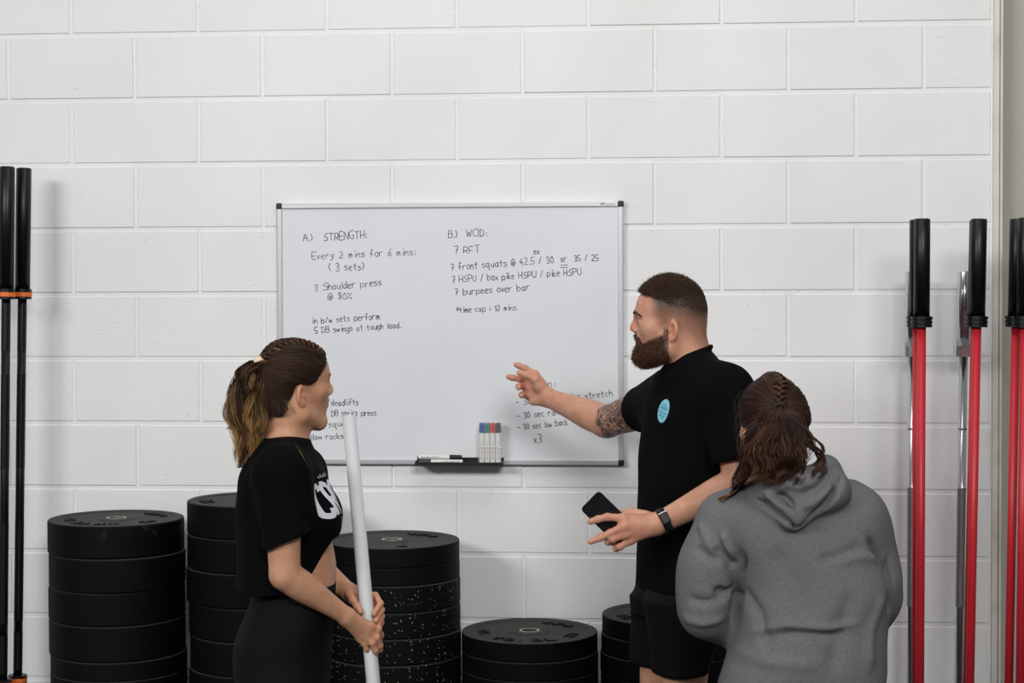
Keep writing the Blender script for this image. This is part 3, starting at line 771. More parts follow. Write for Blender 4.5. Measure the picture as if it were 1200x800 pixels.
# ================================================================ BARBELLS
def barbell(name, label, group, top, bottom, L, sleeve, r_sleeve, r_shaft, m_sleeve, m_shaft, m_collar, collar_r, grooves=True, band=None, knurl=None, low=0.0):
    """an upright bar: bottom end on the floor, built along its own axis from z = 0 up"""
    top = np.array(top); bottom = np.array(bottom); d = nrm(top-bottom)
    t = empty(name, tuple(bottom)); tag(t, label, 'barbell', group)
    t.rotation_mode = 'QUATERNION'; t.rotation_quaternion = Vector(d).to_track_quat('Z', 'Y')
    bm = bmesh.new(); lathe(bm, [(0, sleeve+low-.01), (r_shaft, sleeve+low-.01), (r_shaft, L-sleeve+.01), (0, L-sleeve+.01)], 24, close=False)
    from_bm('shaft', bm, m_shaft, t, smooth=False)
    for p in bpy.data.objects[t.children[0].name].data.polygons: p.use_smooth = abs(p.normal.z) < .5
    for end in (0, 1):
        def zz(a): return a+(low if a > .05 else 0) if end == 0 else L-a
        bm = bmesh.new(); lathe(bm, [(0, zz(0)), (r_sleeve-.003, zz(0)), (r_sleeve, zz(.003)), (r_sleeve, zz(sleeve-.03)), (0, zz(sleeve-.03))], 28, close=False)
        bmesh.ops.recalc_face_normals(bm, faces=bm.faces)
        s = from_bm('sleeve', bm, m_sleeve, t)
        for p in s.data.polygons: p.use_smooth = abs(p.normal.z) < .5
        bm = bmesh.new(); a, b = sleeve-.034, sleeve
        pr = [(0, a)]+([(collar_r, a), (collar_r, a+.009), (collar_r-.003, a+.010), (collar_r-.003, a+.013), (collar_r, a+.014), (collar_r, a+.022), (collar_r-.003, a+.023), (collar_r-.003, a+.025), (collar_r-.001, a+.026), (collar_r-.001, b)] if grooves else [(collar_r, a), (collar_r, b)])+[(0, b)]
        lathe(bm, [(r, zz(z)) for r, z in pr], 32, close=False); bmesh.ops.recalc_face_normals(bm, faces=bm.faces)
        cl = from_bm('collar', bm, m_collar, t)
        if band is not None:
            bm = bmesh.new(); lathe(bm, [(collar_r-.004, zz(a+.011)), (collar_r+.0008, zz(a+.011)), (collar_r+.0008, zz(a+.0255)), (collar_r-.004, zz(a+.0255))], 32); bmesh.ops.recalc_face_normals(bm, faces=bm.faces)
            from_bm('collar_band', bm, band, cl)
    if knurl is not None:
        for a, b in knurl:
            bm = bmesh.new(); lathe(bm, [(r_shaft-.002, a), (r_shaft+.0005, a), (r_shaft+.0005, b), (r_shaft-.002, b)], 24)
            bmesh.ops.recalc_face_normals(bm, faces=bm.faces); from_bm('knurling', bm, knurl_mat, t)
    return t
knurl_mat = M['black_metal']
def stand(u_top, v_top, u_low, v_low, y_top, y_low, L):
    """top end and floor end of a leaning bar from two points on its axis"""
    a, b = W(u_top, v_top, y_top), W(u_low, v_low, y_low); d = nrm(a-b)
    top = a; bot = top-d*L
    k = -bot[2]                                    # slide down or up so that it stands on the floor
    return top+np.array([0, 0, k+.002]), bot+np.array([0, 0, k+.002])
for lab, ut, vt, ul, yt in (('black barbell with orange collar band standing nearer to the plates', 28, 195, 20.6, -.150), ('black barbell with orange collar band standing at the very edge, farther from the plates', 8.5, 194, 3.2, -.215)):
    a, b = stand(ut, vt, ul, 800, yt, yt-.03, 2.2)
    barbell('barbell', lab, 'black barbells standing against the wall', a, b, 2.2, .446, .0252, .0148, M['black_metal'], M['black_metal'], M['black_metal'], .031, grooves=False, band=M['orange'], knurl=[(.49, .62), (.66, 1.0), (1.18, 1.5), (1.58, 1.74)], low=.026)
RB = 'red barbells with black sleeves'
for lab, ut, ul, y in (('red barbell with chalk marks and black sleeve, foremost of the pair beside the grey hoodie', 1080.7, 1077.8, -.43), ('red barbell half hidden behind the chalk-marked one beside the grey hoodie', 1075.3, 1073.2, -.36),
                       ('red barbell leaning in front of the chrome bar nearest the cream strip', 1147.3, 1136.5, -.40), ('red barbell almost hidden behind the one nearest the cream strip', 1145.6, 1133.2, -.31),
                       ('red barbell in front of the smooth grey wall, fully in the frame', 1192.8, 1182.2, -.38), ('red barbell cut off by the edge in front of the smooth grey wall', 1202.5, 1195.5, -.455)):
    a, b = stand(ut, 255, ul, 800, y, y-.01, 1.995)
    barbell('barbell', lab, RB, a, b, 1.995, .338, .0250, .0136, M['black_metal'], M['red_coat'], M['black_metal'], .0335)
knurl_mat = M['knurl']
for lab, ut, ul, y in (('slim chrome barbell behind the chalk-marked red one', 1069.5, 1067.3, -.13), ('slim chrome barbell beside the red one nearest the cream strip', 1130.6, 1123.5, -.13)):
    a, b = stand(ut, 318, ul, 800, y, y-.03, 1.836)
    barbell('barbell', lab, 'chrome barbells standing behind the red ones', a, b, 1.836, .280, .0235, .0136, M['chrome'], M['chrome'], M['chrome'], .0325, grooves=False, knurl=[(.735, 1.125), (1.315, 1.322)])

# ================================================================ WHITE PIPE
pt, pb = W(408.8, 486.5, -1.46), W(437.5, 800, -1.52); pd = nrm(pt-pb)
pl_ = pt[2]/pd[2]; pbot = pt-pd*pl_; PR = .0178
PIPE = (pt, pd)
t = empty('plastic_pipe', tuple(pbot)); tag(t, 'long white plastic pipe held upright by the woman in the cropped top', 'pipe')
t.rotation_mode = 'QUATERNION'; t.rotation_quaternion = Vector(pd).to_track_quat('Z', 'Y')
bm = bmesh.new(); lathe(bm, [(PR-.0025, 0), (PR, 0), (PR, pl_), (PR-.0025, pl_)], 36); bmesh.ops.recalc_face_normals(bm, faces=bm.faces)
o = from_bm('pipe_wall', bm, M['pipe'], t)
for p in o.data.polygons: p.use_smooth = abs(p.normal.z) < .5
def pipe_at(v):
    """axis point of the pipe that the photo shows at row v"""
    best = min(np.linspace(0, 1.6, 1601), key=lambda s: abs(pix(pt-pd*s)[1]-v)); return pt-pd*best
def pix(p):
    d = np.asarray(p)-CAM; z = d@_F; return 600+FPX*(d@RT)/z, 400-FPX*(d@UP)/z

# ================================================================ PEOPLE
def frame_head(O, f, tilt=0.0, s=1.0):
    f = nrm(f); u0 = np.array([0, 0, 1.0]); l = nrm(np.cross(u0, f)); u = np.cross(f, l)
    l, u = math.cos(tilt)*l+math.sin(tilt)*u, -math.sin(tilt)*l+math.cos(tilt)*u
    Rm = np.array([f, l, u])
    def P(a, b, c): return O+s*(a*f+b*l+c*u)
    return P, Rm, (lambda V: ((V-O)@Rm.T)/s)

def head(Fd, P, Rm, s, fem):
    """sculpted head; local axes forward, left, up from the point between the ears"""
    def E(c, r, k=.02, op='u', R=None): Fd.ell(P(*c), np.array(r)*s, Rm if R is None else R, k*s, op)
    def K(a, b, ra, rb, k=.015, op='u'): Fd.cone(P(*a), P(*b), ra*s, rb*s, k*s, op)
    E((.006, 0, .062), (.092, .0765, .088)); E((-.030, 0, .050), (.060, .070, .070)); E((.058, 0, .062), (.049, .060, .054))
    E((.046, 0, -.004), (.055, .056 if fem else .060, .078))
    for q in (1, -1):
        K((.002, q*.052, -.025), (.010, q*.052, -.052), .022, .019, .03); K((.010, q*.052, -.052), (.074, q*.018, -.082), .019, .016, .03)
        E((.064, q*.042, .006), (.024, .021, .020), .025)
        K((.088, q*.034, .047), (.101, q*.010, .046), .0085 if fem else .0105, .009 if fem else .0115, .018)
    E((.084, 0, -.080), (.019, .021, .019), .025)
    E((.086, 0, -.026), (.020, .027, .032), .02)
    for q in (1, -1): E((.112, q*.034, .030), (.021, .019, .0135), .012, 's')
    for q in (1, -1):
        E((.0855, q*.0325, .030), (.0125, .0125, .0125), .002)
        E((.0865, q*.0325, .0365), (.0128, .0155, .0075), .003); E((.0860, q*.0325, .0215), (.0122, .0145, .005), .004)
    K((.103, 0, .040), (.1145, 0, .014), .0072, .0085, .012); K((.1145, 0, .014), (.1185, 0, .0055), .0085, .0088, .008)
    for q in (1, -1): E((.108, q*.0115, .001), (.0115, .0075, .0075), .006); E((.1125, q*.006, -.0055), (.004, .0032, .003), .003, 's')
    K((.110, 0, -.003), (.105, 0, -.014), .005, .006, .008)
    # lips: upper and lower bow with the mouth line between them
    for q in (1, -1):
        K((.1075, q*.004, -.0225), (.0955, q*.024, -.0285), .0062, .0028, .005); K((.1050, q*.004, -.0345), (.0955, q*.022, -.0300), .0068, .0028, .005)
    for q in (1, -1): K((.1155, 0, -.0285), (.100, q*.026, -.0295), .0016, .0012, .003, 's')
    if fem: E((.112, 0, -.0290), (.010, .012, .0035), .004, 's')
    # ears
    for q in (1, -1):
        c = P(-.006, q*.0775, .001); fx = nrm(Rm[0]*.88+Rm[1]*q*(-.42)); ly = nrm(Rm[1]*q*.9+Rm[0]*.42); uz = np.cross(fx, ly)
        Re = np.array([fx, ly, nrm(uz)])
        Fd.ell(c, np.array((.0165, .0075, .029))*s, Re, .006*s)
        Fd.ell(c+s*(.0025*fx+.0098*ly+.000*Rm[2]), np.array((.0108, .0110, .0200))*s, Re, .0015*s, 's')
        Fd.ell(c+s*(.0098*fx+.0035*ly-.003*Rm[2]), np.array((.0036, .004, .006))*s, Re, .002*s); Fd.cone(c+s*(-.006*fx+.0035*ly+.008*Rm[2]), c+s*(-.004*fx+.0035*ly-.012*Rm[2]), .0026*s, .0026*s, .002*s)
        Fd.ell(P(.000, q*.0765, -.025), np.array((.0085, .0055, .0075))*s, Re, .006*s)

def finger(Fd, pts, r0, r1, k=.004):
    n = len(pts)
    for i in range(n-1):
        a = r0+(r1-r0)*i/(n-1); b = r0+(r1-r0)*(i+1)/(n-1)
        Fd.cone(pts[i], pts[i+1], a, b, .010 if i == 0 else k)
        if i: Fd.ell(pts[i], (a*1.06,)*3, None, k)      # knuckle

def relaxed_hand(Fd, w, d, n, side, s=1.0, curl=.5):
    """hand hanging or resting: w wrist, d along the palm, n the way the palm faces, side towards the thumb"""
    d, n, side = nrm(d), nrm(n), nrm(side)
    for i, (o, L, r) in enumerate(((.027, .072, .0088), (.009, .080, .009), (-.009, .075, .0086), (-.026, .058, .0076))):
        m = w+s*(d*(.094-.004*abs(i-1))+side*o); Fd.cone(w+s*side*o*.6, m, .0155*s, .0115*s, .014*s)
        pts = [m]; a = 0.0
        for q, f_ in enumerate((.47, .29, .24)):
            a += curl*(.55+.12*i); pts.append(pts[-1]+s*L*f_*(d*math.cos(a)+n*math.sin(a)))
        finger(Fd, pts, r*s, r*s*.82)
    t = [w+s*(d*.022+side*.022+n*.008)]
    for a, L in ((.9, .042), (.55, .034), (.35, .028)): t.append(t[-1]+s*L*(d*math.cos(a)+side*math.sin(a)*.75+n*math.sin(a)*.55))
    finger(Fd, t, .0125*s, .009*s)

def leg(Fd, hip, knee, ankle, fwd, s=1.0):
    Fd.chain([hip, hip*.5+knee*.5, knee], [.088*s, .074*s, .054*s], .04)
    calf = knee*.68+ankle*.32-np.append(fwd[:2], 0)*.02
    Fd.chain([knee, calf, ankle], [.052*s, .055*s, .036*s], .03)
    toe = ankle+np.append(fwd[:2], 0)*.15*s; toe[2] = .045; heel = ankle-np.append(fwd[:2], 0)*.035*s; heel[2] = .05
    Fd.chain([ankle, heel], [.036*s, .034*s], .02); Fd.chain([heel, toe], [.036*s, .034*s], .03)

def shoe(parent, base, ankle, fwd, s=1.0):
    d = nrm(np.append(fwd[:2], 0)); F2 = Field()
    heel = ankle-d*.04*s; heel[2] = .055; toe = ankle+d*.17*s; toe[2] = .052
    F2.chain([heel, heel*.5+toe*.5, toe], [.047*s, .050*s, .044*s], .03); F2.tube(np.array([ankle[0], ankle[1], .05]), np.array([ankle[0], ankle[1], .115]), .05*s, .046*s, .03)
    F2.clip(lambda X, Y, Z: (.020-Z)+0*X+0*Y, (ankle-.4), (ankle+.4))
    V, Q = F2.mesh('shoe', .005); o = part('shoe', V, Q, M['shoe'], parent, base)
    F3 = Field(); F3.chain([heel*[1, 1, 0]+[0, 0, .05], toe*[1, 1, 0]+[0, 0, .05]], [.050*s, .046*s], .02)
    F3.clip(lambda X, Y, Z: np.maximum(Z-.026, .0012-Z)+0*X+0*Y, (ankle-.4), (ankle+.4))
    V, Q = F3.mesh('sole', .005); part('sole', V, Q, M['sole'], o, base)

def body(Fd, base, skin, h=.003, keep=()):
    V, Q = Fd.mesh('person', h, smooth=1)
    m = np.ones(len(V))
    for c, r in keep: m *= np.clip((np.linalg.norm(V-c, axis=1)-r)/.03, 0, 1)
    for _ in range(14): V = V+(relax(V, Q, .6)-V)*m[:, None].astype(np.float32)
    me = mesh_np('person', V-base, Q); o = link('person', me, skin, None, tuple(base))
    return o, V, Q
def part(name, V, Q, m, parent, base):
    return link(name, mesh_np(name, V-base, Q), m, parent)

def scalp_strands(P, loc_center, rad, starts, tie, n, lift, r, seed, tone=(.12, .12), K=12, stray=.0, bvh=None):
    """combed-back hair: every strand runs over the skull from its root to the hair tie"""
    rg = np.random.RandomState(seed); c = np.array(loc_center); rad = np.array(rad)
    st = np.array(starts); m = len(st)
    t = rg.uniform(0, m-1, n); i = np.minimum(t.astype(int), m-2); q = (t-i)[:, None]
    A = st[i]*(1-q)+st[i+1]*q; A[:, 1] *= np.where(rg.rand(n) < .5, 1, -1)
    A = A-c; T = np.array(tie)-c+rg.normal(0, .004, (n, 3))
    dA = A/np.linalg.norm(A, axis=1, keepdims=True); dT = T/np.linalg.norm(T, axis=1, keepdims=True)
    s0 = rg.uniform(0, .55, n)**1.6
    ss = np.linspace(0, 1, K)[None, :]*(1-s0[:, None])+s0[:, None]
    om = np.arccos(np.clip((dA*dT).sum(1), -1, 1))[:, None]
    D = (np.sin((1-ss)*om)[..., None]*dA[:, None]+np.sin(ss*om)[..., None]*dT[:, None])/np.sin(om)[..., None]
    rr = 1/np.sqrt(((D/rad)**2).sum(2))
    if bvh is not None:
        cw = P(*c); Bx = np.array([P(1, 0, 0)-P(0, 0, 0), P(0, 1, 0)-P(0, 0, 0), P(0, 0, 1)-P(0, 0, 0)]); sc_ = np.linalg.norm(Bx[0])
        for a_ in range(n):
            for b_ in range(K):
                dw = D[a_, b_]@Bx/sc_; h_ = bvh.ray_cast(Vector(cw+dw*.3), Vector(-dw))
                if h_[0] is not None: rr[a_, b_] = min(max(np.linalg.norm(np.array(h_[0])-cw)/sc_, rr[a_, b_]*.9), rr[a_, b_]*1.55)
        rr[:, 1:-1] = (rr[:, :-2]+rr[:, 1:-1]+rr[:, 2:])/3
    lf = lift[0]+(lift[1]-lift[0])*rg.rand(n)[:, None]
    h = rr+lf*np.sin(np.pi*np.clip(np.linspace(.12, 1, K), 0, 1))[None, :]**.6*1.0+stray*rg.normal(0, 1, (n, 1))*np.sin(np.pi*np.linspace(0, 1, K))[None, :]
    X = c+D*h[..., None]
    W_ = np.array([P(0, 0, 0), P(1, 0, 0), P(0, 1, 0), P(0, 0, 1)]); B = W_[1:]-W_[0]
    G = W_[0]+X@B
    tn = np.clip(tone[0]+rg.normal(0, tone[1], n)[:, None]+.08*np.linspace(0, 1, K)[None, :], 0, 1)
    R = np.full((n, K), r)*np.linspace(1, .8, K)
    return G, R, tn

def plait(P, c, rad, path, width, r, seed, per=16, lift=.006):
    """raised plait over the skull: crossing bundles laid alternately from both sides"""
    rg = np.random.RandomState(seed); c = np.array(c); rad = np.array(rad); path = np.array(path)
    def surf(p, h): d = p-c; d = d/np.linalg.norm(d); return c+d*(1/np.sqrt(((d/rad)**2).sum())+h)
    L = np.concatenate([[0], np.cumsum(np.linalg.norm(np.diff(path, axis=0), axis=1))]); n = int(L[-1]/.0075)
    out, rr, tt = [], [], []
    for i in range(n):
        s = L[-1]*(i+.5)/n
        p = np.array([np.interp(s, L, path[:, k]) for k in range(3)]); p2 = np.array([np.interp(min(s+.004, L[-1]), L, path[:, k]) for k in range(3)])
        d = nrm(p2-p+1e-9); nn = nrm(p-c); sd = nrm(np.cross(nn, d)); q = 1 if i % 2 else -1
        tn = rg.uniform(.05, .42)
        for j in range(per):
            a, b = rg.uniform(-1, 1), rg.uniform(0, 1)
            off = d*a*.0042
            pts = [surf(p+sd*q*width*1.15-d*.006+off, .001), surf(p+sd*q*width*.6+d*.000+off, lift*(.75+.35*b)), surf(p+sd*q*width*.1+d*.006+off*.8, lift*(.9+.4*b)), surf(p-sd*q*width*.35+d*.011+off*.5, lift*.35)]
            out.append(catmull(pts, 3)); rr.append(np.full(10, r)); tt.append(np.full(10, np.clip(tn+rg.normal(0, .06), 0, 1)))
    W_ = np.array([P(0, 0, 0), P(1, 0, 0), P(0, 1, 0), P(0, 0, 1)]); B = W_[1:]-W_[0]
    return W_[0]+np.array(out)@B, np.array(rr), np.array(tt)

def flow(guide, width, n, r, seed, wig=.004, tone=None, K=16, shorten=(.75, 1.0), ax=None, az=None):
    """a tail of hair: strands keep their place across the bundle from the tie to the tips"""
    rg = np.random.RandomState(seed); g = np.array(guide); w = np.array(width)
    t = np.linspace(0, len(g)-1, 200); gc = catmull(g, 12); gt = np.linspace(0, len(g)-1, len(gc))
    nl = max(6, n//26); lk = rg.randint(0, nl, n)
    lc = rg.normal(0, .55, (nl, 2)); m_ = np.linalg.norm(lc, axis=1, keepdims=True); lc = np.where(m_ > 1, lc/m_, lc)
    end = np.clip(rg.uniform(*shorten, nl)[lk]+rg.normal(0, .03, n), .3, 1.04)*(len(g)-1); ts = np.linspace(0, 1, K)[None, :]*end[:, None]
    jit = rg.normal(0, .17, (n, 2)); cl = np.clip(1.15-.75*np.linspace(0, 1, K)[None, :]**2, .3, 1.2)
    ab = lc[lk]
    X = np.stack([np.interp(ts, gt, gc[:, k]) for k in range(3)], 2)
    wa = np.interp(ts, np.arange(len(w)), w[:, 0]); wb = np.interp(ts, np.arange(len(w)), w[:, 1])
    ph = (rg.uniform(0, 6.28, (nl, 3))[lk]+rg.normal(0, .25, (n, 3))); fr = rg.uniform(.8, 2.2, (nl, 1))[lk]
    e = wig*np.sin(fr*ts*1.6+ph[:, :1])*np.minimum(ts, 1); e2 = wig*np.sin(fr*ts*1.9+ph[:, 1:2])*np.minimum(ts, 1)
    X = X+((ab[:, :1]+jit[:, :1]*cl)*wa+e)[..., None]*np.array(ax)+((ab[:, 1:]+jit[:, 1:]*cl)*wb+e2)[..., None]*np.array(az)
    R = r*np.clip(1.15-.75*np.linspace(0, 1, K)[None, :]**3, .25, 1)*rg.uniform(.8, 1.15, (n, 1))
    return X, R, np.clip(tone(ts/(len(g)-1), ab, rg)+(rg.normal(0, .15, nl)[lk])[:, None]*np.clip(ts*.6, .3, 1), .02, 1)

def decal(name, pts_uv, origin, ex, ey, ndir, bvh, m, parent, base, off=.0012):
    """a flat print pressed onto a garment: filled outline(s) in the plane (ex, ey), pushed along ndir until they touch the cloth"""
    bm = bmesh.new()
    for poly in pts_uv: bm.faces.new([bm.verts.new((p[0], p[1], 0)) for p in poly])
    bmesh.ops.triangulate(bm, faces=bm.faces[:])
    for _ in range(3):
        es = [e for e in bm.edges if e.calc_length() > .006]
        if not es: break
        bmesh.ops.subdivide_edges(bm, edges=es, cuts=1, use_grid_fill=False); bmesh.ops.triangulate(bm, faces=bm.faces[:])
    nd = Vector(nrm(ndir)); dead = []
    for v in bm.verts:
        p = Vector(origin+np.array(ex)*v.co.x+np.array(ey)*v.co.y)
        h = bvh.ray_cast(p-nd*.35, nd)
        if h[0] is None: dead.append(v); continue
        v.co = h[0]+h[1]*off-Vector(base)
    if dead: bmesh.ops.delete(bm, geom=dead, context='VERTS')
    bmesh.ops.recalc_face_normals(bm, faces=bm.faces[:])
    return from_bm(name, bm, m, parent)
def bvh_of(V, Q): return BVHTree.FromPolygons([tuple(v) for v in V.tolist()], [tuple(q) for q in Q.tolist()])
def stroke_polys(glyph_polys): return glyph_polys
def thick(P, w):
    """outline of a thick pen stroke"""
    P = np.asarray(P, float); T = np.gradient(P, axis=0); T /= np.linalg.norm(T, axis=1, keepdims=True)+1e-9; N = np.stack([-T[:, 1], T[:, 0]], 1)
    return [[tuple(P[i]+N[i]*w), tuple(P[i]-N[i]*w), tuple(P[i+1]-N[i+1]*w), tuple(P[i+1]+N[i+1]*w)] for i in range(len(P)-1)]

def ring_pts(c, e1, e2, r, n=14): return [c+r*(math.cos(2*math.pi*i/n)*e1+math.sin(2*math.pi*i/n)*e2) for i in range(n+1)]

def px_rings(rows, y, f, l):
    """sections of a garment from the edges the photo shows: (row, left px, right px, half width a, half depth b or None, dy)"""
    out = []
    for v, x0, x1, a, b, dy in rows:
        p0, p1 = W(x0, v, y+dy), W(x1, v, y+dy); c = (p0+p1)/2; e = abs((p1-p0)@RT)/2
        lx, fx = abs(float(np.dot(l, RT[:2] if len(l) == 2 else RT))), abs(float(np.dot(f, RT)))
        if b is None: b = math.sqrt(max(e*e-(a*lx)**2, 1e-4))/max(fx, .05)
        if a is None: a = math.sqrt(max(e*e-(b*fx)**2, 1e-4))/max(lx, .05)
        out.append((c[2], c[0], c[1], a, b))
    return out

# ---------------------------------------------------------------- THE MAN
def build_man():
    f = nrm((-.87, -.49, 0)); l = np.array([-f[1], f[0], 0]); base = np.array([.55, -1.0, 0])
    O = W(790.5, 386.5, -1.0); P, Rm, inv = frame_head(O, (-.99, .134, -.01))
    B = Field(); head(B, P, Rm, 1.0, False)
    nb = W(812, 422, -1.0)
    B.cone(P(-.030, 0, .0), nb-np.array([0, 0, .01]), .056, .055, .03); B.cone(P(-.006, 0, -.03), nb+f*.012-np.array([0, 0, .01]), .050, .052, .03)
    rows = [(446, 772, 856, .120, .085, 0), (472, 761, 860, .172, None, 0), (510, 755.5, 866, .184, None, 0), (560, 751.5, 866, .178, None, 0), (620, 750, 866, .178, None, 0), (680, 747, 868, .188, None, 0), (694, 746.5, 868, .190, None, 0)]
    tee_rings = px_rings(rows, -1.0, f, l)
    B.loft(tee_rings, f, l, .03, pad=-.028)
    shL, shR = W(850, 459, -1.165), W(780, 470, -.845)
    nl = nb-np.array([0, 0, .045]); B.cone(nl, shL, .045, .060, .04); B.cone(nl, shR, .045, .060, .04)
    elR, wrR = W(711, 494, -.565), W(645, 467, -.375)
    mid = shR*.45+elR*.55
    B.chain([shR, mid, elR], [.062, .056, .047], .03)
    fb = elR*.72+wrR*.28
    B.chain([elR, fb, elR*.35+wrR*.65, wrR], [.047, .0485, .038, .0305], .02)
    # pointing hand, palm towards the camera
    H = lambda u, v, y: W(u, v, y)
    m1, m2, m3, m4 = H(627.5, 438.5, -.322), H(620, 444.5, -.328), H(617, 454, -.335), H(619, 463.5, -.345)
    for m_, r in ((m1, .0125), (m2, .013), (m3, .0125), (m4, .0115)): B.cone(wrR+(m_-wrR)*.12, m_, .021, r, .016)
    B.cone(wrR, H(625, 470, -.36), .024, .0145, .014)
    finger(B, [m1, H(615.5, 431.5, -.312), H(608.5, 428.4, -.308), H(604.3, 426.9, -.308)], .0108, .0090)
    finger(B, [m2, H(608.5, 443.8, -.343), H(601, 442.4, -.349), H(596, 441.3, -.351)], .0108, .0090)
    finger(B, [m3, H(610.2, 452.4, -.358), H(607.8, 452.6, -.376), H(607.9, 454.2, -.392)], .0105, .0088)
    finger(B, [m4, H(613, 462, -.364), H(611.2, 462.6, -.378), H(611.6, 463.6, -.392)], .0098, .0084)
    B.ell(H(632, 452, -.382), (.024, .016, .019), None, .016)
    finger(B, [H(638, 459, -.375), H(627, 444.5, -.388), H(617, 439.2, -.388), H(608.5, 436.2, -.378)], .0155, .0092)
    # lowered arm with the phone
    elL, wrL = W(869, 563, -1.225), W(771, 613.5, -1.25)
    B.chain([shL, shL*.45+elL*.55, elL], [.062, .055, .046], .03)
    B.chain([elL, elL*.72+wrL*.28, elL*.35+wrL*.65, wrL], [.043, .0435, .0355, .0290], .008)
    y = -1.275
    k1, k2, k3, k4 = H(731, 607, y-.006), H(731.5, 616, y-.012), H(733.5, 625.5, y-.006), H(739, 633, y+.006)
    for m_, r in ((k1, .0125), (k2, .0125), (k3, .012), (k4, .011)): B.cone(wrL+(m_-wrL)*.1, m_, .0225, r, .016)
    finger(B, [k1, H(712, 605.6, y-.006), H(701, 608, y-.006), H(692, 611, y-.004)], .0108, .0086)
    finger(B, [k2, H(715, 624.5, y-.010), H(703, 630, y-.010), H(692, 634.5, y-.008)], .0108, .0086)
    finger(B, [k3, H(718, 631.5, y-.010), H(712.5, 634.5, y+.006), H(719, 635.5, y+.022)], .0102, .0086)
    finger(B, [k4, H(726, 640.5, y), H(722, 642.5, y+.014), H(728, 641, y+.030)], .0096, .0082)
    finger(B, [H(758, 604, -1.235), H(741, 600.5, -1.222), H(727, 603, -1.222), H(715, 607, -1.225)], .0145, .0092)
    # legs
    hn, hf = W(806, 702, -1.09), W(782, 702, -.925)
    kn, kf = W(798, 790, -1.12), W(771, 790, -.93)
    kn2 = np.array([kn[0]-.005, kn[1], .50]); kf2 = np.array([kf[0]-.005, kf[1], .50])
    an, af = np.array([kn[0]+.03, kn[1], .085]), np.array([kf[0]+.03, kf[1], .085])
    hn[2] -= .06; hf[2] -= .06; leg(B, hn, kn2, an, f, .86); leg(B, hf, kf2, af, f, .86)
    man, V, Q = body(B, base, M['skin_man'], .0026, ((O, .15), (H(615, 450, -.34), .062), (H(722, 618, y), .075)))
    tag(man, 'bearded man in black t-shirt and shorts pointing at the whiteboard and holding a phone', 'person')
    # surface colours of the skin
    L = inv(V.astype(float)); me = man.data
    near = (np.abs(L) < .2).all(1)
    ss = lambda x, a, b: np.clip((x-a)/(b-a), 0, 1)**2*(3-2*np.clip((x-a)/(b-a), 0, 1))
    line = .082-.10*np.clip(-L[:, 0]-.02, 0, .08)*0
    behind = ss(-L[:, 0]+.25*(L[:, 2]-.04), -.062, -.022)     # behind the temple
    fade = (.34*ss(L[:, 2]+.9*np.maximum(-L[:, 0]-.02, 0), -.02, .03)+.66*ss(L[:, 2]+.25*np.maximum(-L[:, 0], 0), .012, .085))*behind*near*(1-((L[:, 0] > -.03) & (L[:, 0] < .013) & (L[:, 2] < .034) & (np.abs(L[:, 1]) > .0745)))
    top = ss(L[:, 2], .088, .10)*ss(-L[:, 0]*.6+L[:, 2], .040, .052)*near
    cheek = -.010-.42*np.clip(L[:, 0]-.028, 0, 1)+.0*L[:, 1]
    beardm = ss(cheek-L[:, 2], -.004, .010)*ss(L[:, 0], .008, .022)*(L[:, 2] > -.115)*near*(1-ss(L[:, 0], .088, .094)*ss(L[:, 2], -.05, -.044))
    side = ss(-L[:, 2], -.025, .02)*ss(L[:, 0], .006, .012)*ss(-L[:, 0], -.030, -.020)*(np.abs(L[:, 1]) > .05)*near
    stub = np.clip(np.maximum.reduce([fade*1.0, top, beardm*.9, side*.8]), 0, 1); set_attr(me, 'stubble', stub)
    lip = ((L[:, 2] < -.018) & (L[:, 2] > -.042) & (L[:, 0] > .096) & (np.abs(L[:, 1]) < .024) & near); set_attr(me, 'lips', lip*.8)
    nose = np.exp(-((L[:, 0]-.12)**2+L[:, 1]**2+(L[:, 2]-.004)**2)/.014**2)*.5+np.exp(-((L[:, 0]+.006)**2/.02**2+(np.abs(L[:, 1])-.082)**2/.012**2+L[:, 2]**2/.03**2))*.35+np.exp(-((L[:, 0]+.001)**2/.008**2+(np.abs(L[:, 1])-.078)**2/.008**2+L[:, 2]**2/.015**2))*.5
    hand = np.exp(-((V-H(735, 620, y))**2).sum(1)/.05**2)*.25+np.exp(-((V-H(612, 445, -.34))**2).sum(1)/.05**2)*.3
    set_attr(me, 'flush', np.where(near, nose, hand))
    e = np.zeros(len(V)); ir = np.zeros(len(V))
    for q in (1, -1):
        d = np.linalg.norm(L-np.array([.0855, q*.0325, .030]), axis=1); m_ = (d < .0133) & (L[:, 0] > .092); e[m_ & (np.abs(L[:, 2]-.0285) < .0032)] = 1
        d2 = np.linalg.norm(L-np.array([.098, q*.0325, .0295]), axis=1); ir[d2 < .0055] = 1
    set_attr(me, 'eyewhite', e*.55); lash = np.zeros(len(V))
    for q in (1, -1): lash[(np.linalg.norm(L-np.array([.0865, q*.0325, .033]), axis=1) < .0165) & (L[:, 0] > .088) & (np.abs(L[:, 2]-.0325) < .0018)] = .8
    me.attributes['stubble'].data.foreach_set('value', np.maximum(stub, lash).astype(np.float32)); set_attr(me, 'iris', ir)
    ab = elR-mid; t_ = ((V-elR)@nrm(shR-elR)); dd = np.linalg.norm((V-elR)-t_[:, None]*nrm(shR-elR), axis=1)
    set_attr(me, 'tattoo', ((t_ > .022+.006*np.sin(V[:, 2]*150)) & (dd < .085) & (t_ < .3)).astype(float))
    # t-shirt
    T = Field(); T.loft(tee_rings, f, l, .03, n=2.3)
    T.cone(nb+np.array([0, 0, -.030]), shL, .062, .074, .06); T.cone(nb+np.array([0, 0, -.030]), shR, .062, .070, .06)
    hL = shL+(elL-shL)*.80
